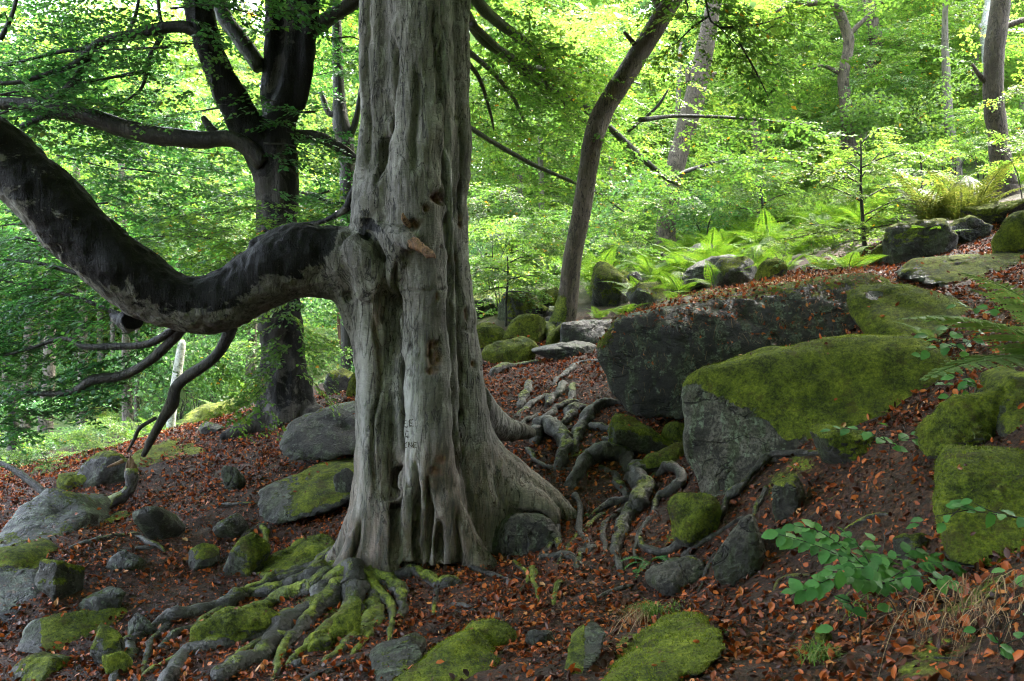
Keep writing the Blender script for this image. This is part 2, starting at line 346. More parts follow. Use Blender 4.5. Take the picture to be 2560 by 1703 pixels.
# ------------------------------------------------------------------ terrain
CP = [(-300,1703,5.8),(0,1703,5.5),(300,1703,5.2),(600,1703,4.9),(900,1703,4.5),(1200,1703,4.2),(1500,1703,3.8),(1800,1703,3.4),(2100,1703,3.0),(2400,1703,2.7),(2700,1703,2.5),
 (0,1500,6.5),(300,1480,6.6),(600,1450,6.9),(850,1410,7.0),(1000,1405,6.9),(1150,1400,6.9),(1300,1390,6.9),(1500,1430,6.2),(1700,1450,5.6),(1900,1400,5.2),(2100,1400,4.6),(2300,1450,4.0),(2560,1420,3.3),
 (0,1350,7.8),(200,1320,8.3),(400,1290,8.4),(600,1250,8.6),(780,1220,8.6),
 (1400,1230,7.6),(1550,1200,7.6),(1700,1320,6.4),(1850,1230,6.2),(2000,1250,5.6),(2200,1120,5.5),(2350,1010,5.8),(2450,1080,5.0),(2560,1060,4.6),(2560,900,5.4),(2450,870,6.3),
 (60,1290,9),(200,1210,10),(350,1150,10.5),(520,1080,11),(700,1040,11.2),(850,1010,11),
 (1250,1060,9),(1350,1080,8.8),(1450,1060,8.8),(1600,1070,8.4),(1250,930,11.5),(1400,880,12.5),(1480,900,11),(1560,1050,8.6),
 (1300,840,13.5),(1430,800,14),(1600,740,15.5),(1250,730,18),(1450,700,19),(1700,640,21),(1900,610,19),(2100,640,13),(2300,640,11),(2560,590,10),(2560,490,15),(2350,550,15),(2200,610,13),
 (1800,760,11),(2100,700,10),(2400,760,8),(2300,880,7),(1700,1050,8.5),(1900,980,8),(2100,900,7.5),
 (0,1180,16),(150,1110,19),(300,1070,23),(450,1010,27),(600,1000,24),(700,990,20),(800,970,17),(250,930,38),(500,900,40),(-400,1200,14),(-500,1400,8)]
pts = [P(*c) for c in CP] + [np.array(p, float) for p in [(-40,50,3),(-80,90,12),(0,60,9),(30,50,15),(60,80,32),(18,14,6.5),(40,10,15),(0,-10,-.6),(6,-5,1.5),(4,0,.9),(-10,-5,-2),(-30,0,-4),(-30,20,-2),(0,110,22),(110,0,34),(-110,0,-5),(-110,110,14),(110,110,50),(0,-60,-6),(60,-50,14)]]
pts = np.array(pts); XY = pts[:, :2]
def phi(r): return np.sqrt(r * r + .6 ** 2)
A = phi(np.linalg.norm(XY[:, None] - XY[None], axis=2)) + np.eye(len(XY)) * -.02
N_ = len(XY); B = np.zeros((N_ + 3, N_ + 3)); B[:N_, :N_] = A; B[:N_, N_] = 1; B[:N_, N_ + 1:] = XY; B[N_, :N_] = 1; B[N_ + 1:, :N_] = XY.T
wts = np.linalg.solve(B, np.concatenate([pts[:, 2], [0, 0, 0]]))
def H(x, y):
    x = np.atleast_1d(np.asarray(x, float)); y = np.atleast_1d(np.asarray(y, float)); sh = x.shape
    q = np.column_stack([x.ravel(), y.ravel()]); out = np.zeros(len(q))
    for s in range(0, len(q), 20000):
        b = q[s:s + 20000]
        out[s:s + 20000] = phi(np.linalg.norm(b[:, None] - XY[None], axis=2)) @ wts[:N_] + wts[N_] + b @ wts[N_ + 1:]
    z3 = np.column_stack([q, np.zeros(len(q))])
    out += .07 * fbm(z3 * .8, 5, 2.2, .55)
    return out.reshape(sh)
def ground(px, py, dmin=1.8, dmax=70):
    d = np.geomspace(dmin, dmax, 500)
    x = (px - 1280) / F * d; z = CAM + (851.5 - py) / F * d
    g = H(x, d) - z
    k = np.argmax(g > 0)
    if g[k] <= 0: return P(px, py, dmax)
    if k > 0:
        t = g[k - 1] / (g[k - 1] - g[k]); dd = d[k - 1] + t * (d[k] - d[k - 1])
    else: dd = d[0]
    return P(px, py, dd)
ng = 360
u = np.linspace(-1, 1, ng)
gx = 2.4 * np.sinh(u * 4.75) / np.sinh(4.75) * 58
gy = 6 + gx
X, Y = np.meshgrid(gx, gy)
Z = H(X, Y)
GV = np.column_stack([X.ravel(), Y.ravel(), Z.ravel()])
GV[:, 2] += .018 * fbm(GV * 6., 3) * np.clip(1.5 - np.hypot(GV[:, 0], GV[:, 1] - 6) / 12, 0, 1)
i = np.arange(ng - 1)[:, None] * ng + np.arange(ng - 1)[None]
GF = np.stack([i, i + 1, i + ng + 1, i + ng], -1).reshape(-1, 4)
def blob(V, px, py, rpx, amt):
    c = ground(px, py); r = rpx * c[1] / F
    return amt * np.exp(-((V[:, 0] - c[0]) ** 2 + (V[:, 1] - c[1]) ** 2) / (r * r))
gm = np.full(len(GV), -.16)
for a in [(1700,1330,80,.4),(1650,1600,150,.45),(2300,1650,150,.3),(2450,1480,140,.4),(2000,1160,120,.3),(1900,1480,90,.25),(850,1500,110,.6),(560,1690,150,.25),(1440,1140,60,.3),(2400,1080,100,.35),(2100,1210,70,.3)]:
    gm += blob(GV, *a)
gm += np.clip((GV[:, 1] - 12) / 8, 0, 1) * .2
green = np.clip((GV[:, 1] - 13.5) / 5.5, 0, 1)
for a in [(330,1080,70,1.3),(250,1110,90,1.3),(300,1050,60,1.2),(230,1130,80,1.2),(390,1030,60,1.)]: green = green - blob(GV, *a)
tag(obj('ground', mesh('ground', GV, GF, M_ground, attrs={'moss': gm, 'green': np.clip(green, 0, 1)})), kind='structure')

# ------------------------------------------------------------------ rocks
def ico(sub):
    bm = bmesh.new(); bmesh.ops.create_icosphere(bm, subdivisions=sub, radius=1)
    V = np.array([v.co[:] for v in bm.verts]); Fc = np.array([[v.index for v in f.verts] for f in bm.faces]); bm.free(); return V, Fc
ICO = {s: ico(s) for s in (4, 5, 6)}
ROCKS = []      # (V, F) for scattering litter and moss
def hull_planes(pt):
    bm = bmesh.new()
    for p in pt: bm.verts.new(p)
    r = bmesh.ops.convex_hull(bm, input=bm.verts[:])
    fs = [f for f in bm.faces]
    bmesh.ops.recalc_face_normals(bm, faces=fs)
    c = np.mean(pt, axis=0); pl = []
    for f in fs:
        nn = np.array(f.normal[:]); h = nn @ (np.array(f.verts[0].co[:]) - c)
        if h < 0: nn, h = -nn, -h
        if f.calc_area() > 1e-6: pl.append((nn, max(h, .01)))
    bm.free(); return c, pl
def radial(planes, dirs, p):
    s = np.zeros(len(dirs)); 
    for nn, h in planes: s += np.maximum(dirs @ nn / h, 0) ** p
    return s ** (-1. / p)
def finish_rock(name, C, V, Fc, size, m, label, group, rough, seed, mossattr=None, cat='boulder', mossmin=None):
    q = V / size
    nrm = V / (np.linalg.norm(V, axis=1)[:, None] + 1e-9)
    k = fbm(q * 1.9 + seed * 5.1, 6, 2.1, .55) * .085 * rough + fbm(q * 9 + seed, 3) * .018 * rough
    # bedding ledges
    led = np.abs(noise(np.column_stack([q[:, 0] * .6, q[:, 1] * .6, q[:, 2] * 7]) + seed)) * .02 * rough
    V = V + nrm * ((k - led) * size)[:, None]
    at = np.zeros(len(V)) if mossattr is None else mossattr(V + C)
    o = obj(name, mesh(name, V, Fc, m, attrs={'moss': at}), loc=C)
    tag(o, label, cat, group); ROCKS.append((V + C, Fc, m, at)); return o
def hull_rock(label, px, m, p=16, sub=6, rough=1., seed=0, back=None, ma=None, name='boulder', group=None, extra=[], near=1.):
    """px: front outline pixels with depth; back: (dx,dy,dz,scale) offset to the hidden side"""
    fr = np.array([P(a[0], a[1], a[2] * near) for a in px]); c0 = fr.mean(0)
    dx, dy, dz, s = back
    bk = c0 + (fr - c0) * s + np.array([dx, dy, dz])
    pt = np.vstack([fr, bk] + [np.array([P(*a)]) for a in extra])
    c, pl = hull_planes(pt)
    size = np.ptp(pt, axis=0).max() / 2
    sub = 6 if size > 1.1 else 5
    D, Fc = ICO[sub]
    V = D * radial(pl, D, p)[:, None] * (1 + 1.5 / p)
    size = np.ptp(pt, axis=0).max() / 2
    return finish_rock(name, c, V, Fc, size, m, label, group, rough, seed, ma)
def rock(label, cx, base, w, h, m, thick=.8, d=None, yaw=None, tilt=0., pitch=0., seed=0, p=26, sub=5, rough=1.15, sink=.42, group=None, name='boulder', ma=None, box=.68):
    """a boulder whose foot meets the ground at pixel (cx, base), w x h pixels in view"""
    rs = np.random.default_rng(seed + 100)
    g = ground(cx, base) if d is None else P(cx, base, d)
    k = g[1] / F; hw = w * k / 2; full = h * k / (1 - sink * .55); hh = full / 2; ht = hw * thick
    g = g + np.array([0, ht * .7, 0])
    planes = []
    for ax in range(3):
        for s in (-1, 1):
            nn = np.zeros(3); nn[ax] = s; nn += rs.normal(0, .36, 3); nn /= np.linalg.norm(nn); planes.append((nn, rs.uniform(.82, 1.04)))
    for _ in range(13):
        nn = rs.normal(0, 1, 3); nn /= np.linalg.norm(nn); planes.append((nn, rs.uniform(box, 1.12)))
    if w < 115: sub = 4
    D, Fc = ICO[sub]
    V = D * radial(planes, D, p)[:, None] * (1 + 2.2 / p) * np.array([hw, ht, hh])
    y = rs.uniform(-.5, .5) if yaw is None else yaw
    R = np.array(Matrix.Rotation(y, 3, 'Z') @ Matrix.Rotation(tilt, 3, 'Y') @ Matrix.Rotation(pitch, 3, 'X'))
    V = V @ R.T
    C = g + np.array([0, 0, hh * (1 - 2 * sink * .55)])
    C[2] = P(cx, base - h / 2, C[1])[2] - hh * sink * .5
    return finish_rock(name, C, V, Fc, max(hw, ht, hh), m, label, group, rough, seed, ma, cat='boulder' if name == 'boulder' else 'stone')

def pix(V):
    d = np.maximum(V[:, 1], .1); return V[:, 0] / d * F + 1280, 851.5 - (V[:, 2] - CAM) / d * F
def slab_moss(V):
    x, y = pix(V)
    line = 985 + np.clip((x - 1740) / 330, 0, 1) ** 1.3 * 190 + 14 * noise(V * 9)
    bare = np.clip((y - line + 30) / 75 + .35 * fbm(V * 7, 3), 0, 1) * np.clip((2130 - x) / 60, 0, 1)
    return .30 - 1.4 * bare
hull_rock('long tilted gritstone slab, moss over its top and face, bare grey at the overhung corner',
    [(1696,962,6.75),(1735,922,6.7),(1860,905,6.75),(2010,878,6.7),(2130,852,6.6),(2290,845,6.4),(2365,880,6.2),(2400,935,6.1),(2390,1010,6.0),(2200,1080,6.05),(2040,1112,6.15),(1940,1150,6.25),(1850,1215,6.3),(1800,1278,6.35),(1765,1290,6.45),(1735,1190,6.65),(1715,1080,6.75)],
    rock_mat('pale_flecked_gritstone', .06, 2.1, .8, True), p=42, seed=3, back=(.35, .75, .12, .86), ma=slab_moss, rough=.6)
hull_rock('huge dark stained boulder with a brown litter covered top behind the mossy slab',
    [(1492,850,8.7),(1540,800,8.75),(1640,770,8.8),(1800,748,8.9),(2000,705,8.9),(2160,690,8.8),(2230,720,8.6),(2240,860,8.2),(1900,1060,8.1),(1720,1045,8.3),(1610,1040,8.4),(1560,1015,8.55),(1520,940,8.65)],
    M_rock_d, p=40, seed=5, back=(.5, 1.5, .28, .8), rough=.75, ma=lambda V: -.10 + .25 * np.clip((760 - pix(V)[1]) / 60, 0, 1) + .35 * np.clip((pix(V)[0] - 1560) / -60, 0, 1))
hull_rock('rounded boulder under moss and fallen needles with one bare grey patch on its shoulder',
    [(2115,760,7.7),(2130,730,7.7),(2200,716,7.7),(2300,722,7.7),(2420,755,7.5),(2480,800,7.2),(2460,870,6.9),(2300,880,6.9),(2180,850,7.3),(2150,830,7.4)],
    M_rock_f, p=20, seed=8, back=(.3, 1.0, .1, .8), rough=.8, ma=lambda V: -1.2 * np.exp(-(((pix(V)[0] - 2185) / 28) ** 2 + ((pix(V)[1] - 738) / 15) ** 2)) + .1)
hull_rock('flat broad grey boulder with moss stripes lying above the rounded mossy boulder',
    [(2240,690,9.0),(2290,655,9.1),(2430,640,9.1),(2560,632,9.0),(2640,640,8.9),(2640,760,8.1),(2460,750,8.2),(2340,715,8.6),(2270,705,8.8)],
    M_rock_d, p=22, seed=9, back=(.3, 1.0, .15, .85), rough=1.1, ma=lambda V: np.full(len(V), .12))
hull_rock('tall moss cloaked boulder at the edge of the bank above the dry grass',
    [(2350,1300,3.95),(2352,1215,4.0),(2385,1172,4.05),(2500,1180,4.0),(2640,1190,3.9),(2700,1280,3.7),(2690,1420,3.55),(2500,1440,3.6),(2370,1420,3.75)],
    M_rock_f, p=18, seed=12, back=(.15, .45, .1, .85), rough=.9)
hull_rock('dark green lichened boulder beside the mossy slab end',
    [(2490,1060,4.75),(2488,1000,4.8),(2520,950,4.85),(2590,930,4.85),(2680,960,4.7),(2680,1090,4.5),(2580,1120,4.5),(2520,1108,4.6)],
    M_rock_m, p=14, seed=13, back=(.1, .5, .05, .85), rough=1.)
hull_rock('bright green moss covered boulder at the foot of the slope in front of the trunk',
    [(960,1720,4.35),(1010,1680,4.45),(1110,1612,4.6),(1170,1588,4.65),(1210,1612,4.6),(1265,1665,4.5),(1310,1720,4.35),(1150,1740,4.2)],
    M_rock_f, p=12, seed=14, back=(0, .55, -.12, .8), rough=.8, near=.95, ma=lambda V: np.full(len(V), .35))
hull_rock('grey angular stone leaning against the bright green moss boulder',
    [(922,1640,4.75),(945,1620,4.8),(1020,1590,4.85),(1052,1615,4.75),(1048,1650,4.6),(990,1725,4.3),(950,1725,4.3),(935,1690,4.5)],
    M_rock, p=24, sub=5, seed=15, back=(.03, .3, -.05, .8), rough=.8)
rock('small mossy hump joined to the back of the bright green boulder', 1230, 1625, 105, 70, M_rock_f, seed=16, ma=lambda V: np.full(len(V), .4))
hull_rock('upright grey stone with a mossy left flank on the lower bank',
    [(1408,1690,4.15),(1420,1610,4.3),(1455,1575,4.4),(1490,1568,4.4),(1512,1580,4.35),(1505,1630,4.2),(1470,1690,4.05),(1430,1715,4.0)],
    M_rock, p=24, sub=5, seed=17, back=(.02, .25, -.03, .8), rough=.8, near=.95, ma=lambda V: .75 * np.clip((1462 - pix(V)[0]) / 20 , -1, 1))
hull_rock('low mossy bank rock under the grass tuft',
    [(1480,1720,3.85),(1560,1640,4.1),(1640,1570,4.4),(1720,1540,4.5),(1800,1560,4.35),(1820,1620,4.0),(1760,1720,3.6),(1600,1740,3.65)],
    M_rock_f, p=9, seed=18, back=(.05, .5, -.12, .9), rough=1.3, near=.93, ma=lambda V: -.05 + .3 * noise(V * 4))
rock('half buried grey stone in the litter between the two mossy foreground stones', 1350, 1615, 80, 42, M_rock, seed=19, sink=.5)
# left of the beech
hull_rock('long pale rounded boulder just behind the left flank of the beech trunk',
    [(692,1110,9.0),(700,1068,9.1),(740,1045,9.2),(880,1010,9.3),(960,1000,9.3),(960,1120,8.8),(860,1150,8.7),(720,1155,8.8)],
    M_rock, p=12, seed=21, back=(.2, .8, .1, .85), rough=.9, ma=lambda V: np.full(len(V), -.05))
hull_rock('flat topped grey slab with moss patches tilting downhill left of the trunk',
    [(632,1235,8.05),(655,1225,8.1),(700,1200,8.35),(790,1160,8.7),(880,1150,8.7),(890,1240,7.9),(790,1290,7.75),(690,1312,7.75),(650,1300,7.85),(634,1260,7.95)],
    M_rock, p=30, seed=22, back=(.1, .55, .0, .9), rough=.8, ma=lambda V: .22 * np.clip((pix(V)[0] - 700) / 60, -1, 1))
rock('upright mossy block with a sharp bare edge below the tilted slab', 617, 1442, 108, 102, M_rock_m, thick=.7, seed=23, p=24, tilt=.06, yaw=.5, sink=.25, ma=lambda V: .12 + .2 * np.clip((V[:, 0] * F / V[:, 1] + 1280 - 590) / 20, -1, 1))
hull_rock('long low rock fully under pale moss beside the root flare',
    [(612,1470,6.9),(640,1435,7.0),(700,1370,7.3),(740,1345,7.4),(820,1338,7.4),(835,1350,7.2),(800,1400,6.95),(720,1425,6.85),(650,1475,6.75)],
    M_rock_f, p=10, seed=24, sub=5, back=(.05, .3, -.08, .85), rough=1.2, ma=lambda V: np.full(len(V), .4))
hull_rock('wedge shaped slab with a mossy back and pale end lying in the litter',
    [(32,1628,5.75),(40,1595,5.8),(70,1555,5.9),(180,1530,6.1),(300,1522,6.3),(325,1530,6.3),(240,1590,5.95),(150,1640,5.7),(90,1635,5.7)],
    M_rock_m, p=26, sub=5, seed=25, back=(.1, .4, -.06, .85), rough=.8, ma=lambda V: .25 * np.clip((pix(V)[0] - 110) / 12, -2.2, 1))
rock('small square grey block standing beside the long grey root', 343, 1592, 62, 56, M_rock, seed=26, p=30, thick=.6, tilt=-.08, sink=.2)
rock('blocky stone draped in moss held between the surface roots', 590, 1612, 205, 95, M_rock_f, seed=27, p=24, thick=.55, yaw=.25, sink=.2, ma=lambda V: np.full(len(V), -.1))
hull_rock('dome shaped mossy boulder on the ridge behind the broken stump',
    [(318,1160,10.2),(345,1115,10.4),(420,1100,10.5),(470,1105,10.5),(515,1130,10.2),(480,1170,9.9),(400,1200,9.7),(330,1185,9.9)],
    M_rock_m, p=12, seed=28, sub=5, back=(.1, .7, 0, .85), rough=.9)
hull_rock('dark pyramid shaped boulder with one pale face below the ridge',
    [(-80,1400,7.3),(-20,1330,7.7),(50,1262,8.1),(115,1222,8.3),(190,1230,8.3),(215,1290,8.0),(160,1350,7.6),(110,1400,7.3),(40,1410,7.2)],
    M_rock_d, p=30, seed=29, sub=5, back=(.1, .6, -.1, .85), rough=.8, ma=lambda V: np.full(len(V), -.1))
hull_rock('big dark boulder with a moss cap sitting in shadow by the pale faced pyramid',
    [(-120,1480,6.4),(-40,1390,6.9),(10,1368,7.0),(60,1385,6.9),(85,1430,6.7),(95,1500,6.4),(60,1560,6.2),(-60,1580,6.0)],
    M_rock_d, p=12, seed=30, sub=5, back=(0, .55, 0, .85), rough=1., ma=lambda V: .3 * np.clip((1420 - pix(V)[1]) / 25, -1, 1))
hull_rock('log shaped mossy rock lying under the fallen branch',
    [(138,1370,7.9),(150,1340,8.0),(210,1310,8.3),(300,1275,8.7),(322,1285,8.6),(300,1315,8.3),(220,1350,7.9),(160,1375,7.8)],
    M_rock_m, p=12, seed=31, sub=5, back=(.05, .35, -.05, .9), rough=1.)
rock('grey tooth shaped stone in the bare soil of the slope', 408, 1345, 80, 62, M_rock, seed=32, tilt=-.3, sink=.4)
rock('small stone with a moss tuft and a green sprig in the slope', 500, 1420, 75, 62, M_rock_m, seed=33, sink=.3)
rock('rounded dark stone beside a fallen twig high on the slope', 578, 1228, 52, 62, M_rock, seed=34, sink=.35)
rock('dark hollowed stone below the tilted slab', 578, 1345, 68, 52, M_rock, seed=35, sink=.4, p=9)
rock('low smooth stone poking out of the litter under the dark exposed roots', 305, 1425, 90, 42, M_rock, seed=36, sink=.55)
rock('thin stone slab emerging at an angle above the wedge shaped slab', 235, 1530, 110, 50, M_rock, seed=37, tilt=-.4, sink=.55)
rock('flat mossy slab in the bottom corner below the wedge shaped slab', 90, 1690, 150, 55, M_rock_m, seed=38, sink=.5)
rock('mossy ledge rock on the ridge crest beyond the broken stump', 185, 1225, 120, 50, M_rock_f, seed=39, sink=.45)
rock('mossy ledge rock behind the broken stump foot', 265, 1210, 95, 85, M_rock_m, seed=40, sink=.4, p=10)
rock('mossy rock below the dark boulder with a moss cap', 120, 1490, 85, 90, M_rock_m, seed=41, sink=.4)
rock('round stone lit at the edge of the ridge beneath the forked beech', 525, 1085, 60, 30, M_rock, seed=42, sink=.4)
rock('stone leaning against the back of the tilted slab', 870, 1270, 60, 90, M_rock, seed=43, sink=.3)
rock('mossy cracked stone under the loop of the long grey root', 255, 1660, 75, 80, M_rock_m, seed=44, p=20, sink=.3)
rock('square cracked mossy block at the end of the long grey root', 290, 1690, 65, 60, M_rock_f, seed=45, p=24, sink=.3)
rock('moss cushion stone tucked under the lowest surface roots', 800, 1630, 72, 45, M_rock_f, seed=46, sink=.4)
rock('mossy stone between the two front roots below the flare', 860, 1600, 70, 72, M_rock_f, seed=47, tilt=.3, sink=.3)
rock('pale chip of stone in the litter under the roots', 745, 1668, 34, 24, M_rock, seed=48, sub=4, sink=.3, name='stone')
# centre right
rock('rounded wet looking boulder cradled under the arched buttress root', 1312, 1385, 150, 105, M_rock_m, seed=50, p=8, sink=.3, ma=lambda V: np.full(len(V), -.25))
rock('dome of moss and bare stone below the huge dark boulder', 1580, 1140, 125, 85, M_rock_m, seed=51, p=10, sink=.3, ma=lambda V: np.full(len(V), .1))
rock('flat brown stone wedged on top of the twisted roots', 1610, 1190, 75, 45, M_rock_g, seed=52, p=20, sink=.2)
rock('mossy flat stone under the overhung corner of the slab', 1670, 1165, 95, 45, M_rock_f, seed=53, sink=.3)
rock('mossy stone between the dome and the slab corner', 1695, 1110, 75, 50, M_rock_f, seed=54, sink=.35)
rock('purplish bare stone with one moss tuft beside the thin hanging root', 1860, 1450, 125, 95, M_rock_g, seed=55, p=8, sink=.3, tilt=-.3, ma=lambda V: np.full(len(V), -.3))
rock('soft mossy mound at the foot of the slab corner', 1740, 1360, 110, 110, M_rock_f, seed=56, p=7, sink=.4, ma=lambda V: np.full(len(V), -.02))
rock('pale lichened knob of stone on the bank right of the hanging root', 1975, 1290, 70, 85, M_rock_m, seed=57, p=9, sink=.35, ma=lambda V: np.full(len(V), -.15))
rock('lichened mossy stone under the right half of the slab', 2120, 1150, 140, 85, M_rock_f, seed=58, sink=.4, ma=lambda V: np.full(len(V), -.12))
rock('lumpy mossy rock between the slab and the dark green boulder', 2440, 1120, 190, 95, M_rock_f, seed=59, p=8, rough=1.5, sink=.4)
rock('tiny moss tufted stone in front of the tall moss cloaked boulder', 2290, 1390, 75, 50, M_rock_m, seed=60, sink=.4)
rock('pointed mossy shard of stone in the foreground litter', 2060, 1610, 40, 42, M_rock_f, seed=61, sub=4, sink=.3, name='stone')
rock('brown earthy stone beneath the double root', 1690, 1475, 120, 70, M_rock_g, seed=62, p=8, sink=.4, ma=lambda V: np.full(len(V), -.1))
# cluster at the foot of the leaning oak
rock('broad moss covered boulder nearest the beech trunk in the far cluster', 1222, 868, 78, 62, M_rock_f, seed=70, p=9)
rock('pyramid of bright moss standing in front of the far cluster', 1285, 905, 125, 70, M_rock_f, seed=71, p=9, box=.55, ma=lambda V: np.full(len(V), .3))
rock('rounded mossy boulder behind the bright moss pyramid', 1310, 860, 105, 62, M_rock_f, seed=72, p=8)
rock('tent shaped mossy boulder with a bare sloping side', 1305, 805, 150, 75, M_rock_m, seed=73, box=.5, ma=lambda V: .25 * np.sign(pix(V)[0] - 1265))
rock('dark boulder half hidden by leaves behind the tent shaped one', 1225, 790, 90, 60, M_rock_m, seed=74)
rock('small mossy cube at the foot of the leaning oak', 1385, 875, 42, 38, M_rock_f, seed=75, p=9)
hull_rock('square cut stone with a dark hollow beneath it by the leaning oak',
    [(1404,862,12.2),(1404,806,12.3),(1450,803,12.4),(1525,800,12.4),(1530,835,12.2),(1515,862,12.1)], M_rock, p=40, sub=5, seed=76, back=(.05, .6, .02, .9), rough=.9)
rock('smooth grey hump of bedrock in front of the square cut stone', 1425, 895, 125, 34, M_rock, seed=77, p=7, sink=.4, ma=lambda V: np.full(len(V), -.25))
rock('mossy boulder behind the oak roots', 1375, 775, 60, 55, M_rock_f, seed=78)
rock('big leaf strewn mossy boulder right of the leaning oak', 1530, 765, 110, 90, M_rock_f, seed=79, p=11, ma=lambda V: np.full(len(V), -.15))
rock('leaning narrow stone between two mossy boulders right of the oak', 1582, 742, 40, 62, M_rock, seed=80, tilt=.25)
rock('mossy topped boulder with pale patches among the ferns', 1625, 770, 90, 60, M_rock_m, seed=81)
rock('round mossy boulder at the far left of the fern patch', 1545, 720, 90, 45, M_rock_f, seed=82)
rock('smooth bare boulder beyond the litter topped boulder', 1770, 715, 120, 52, M_rock, seed=83, p=9, ma=lambda V: np.full(len(V), -.3))
rock('mossy boulder with bare streaks beyond the litter topped boulder', 1850, 715, 100, 62, M_rock_m, seed=84, p=9)
rock('flat pale bedrock at the top of the glade', 1770, 660, 140, 40, M_rock_g, seed=85, p=8, ma=lambda V: np.full(len(V), -.4))
rock('pale mossy boulder in the sunny ferns', 1935, 700, 75, 50, M_rock_f, seed=86)
# upper right ridge
rock('peaked moss boulder with a brown bare face on the upper bank', 2310, 650, 190, 75, M_rock_m, seed=87, box=.55, p=12)
rock('small mossy boulder left of the peaked boulder on the upper bank', 2225, 655, 75, 45, M_rock_f, seed=88)
rock('mossy boulder half cut by the right border of the upper bank', 2550, 640, 90, 95, M_rock_f, seed=89, p=8)
rock('rough purplish stone in the litter of the upper bank', 2440, 600, 120, 50, M_rock_m, seed=90)
rock('mossy ledge stone at the top of the upper bank', 2510, 560, 150, 45, M_rock_f, seed=91)
# valley on the left
rock('sunlit pale mossy outcrop beyond the forked beech', 540, 1075, 190, 70, M_rock_f, d=15, seed=92, p=9, ma=lambda V: np.full(len(V), .1))
rock('grey ridge backed stone in front of the sunlit outcrop', 520, 1085, 62, 35, M_rock, d=12.5, seed=93, box=.5)
rock('mossy boulder beside the path in the valley', 245, 1040, 75, 45, M_rock_f, seed=94)
rock('low mossy rock far down the valley path', 480, 975, 60, 30, M_rock_f, seed=95)
rock('mossy boulder at the right foot of the forked beech', 845, 985, 70, 55, M_rock_m, d=12.2, seed=96)
rock('small mossy boulder touching the beech trunk from behind', 885, 990, 40, 50, M_rock_f, d=11, seed=97)

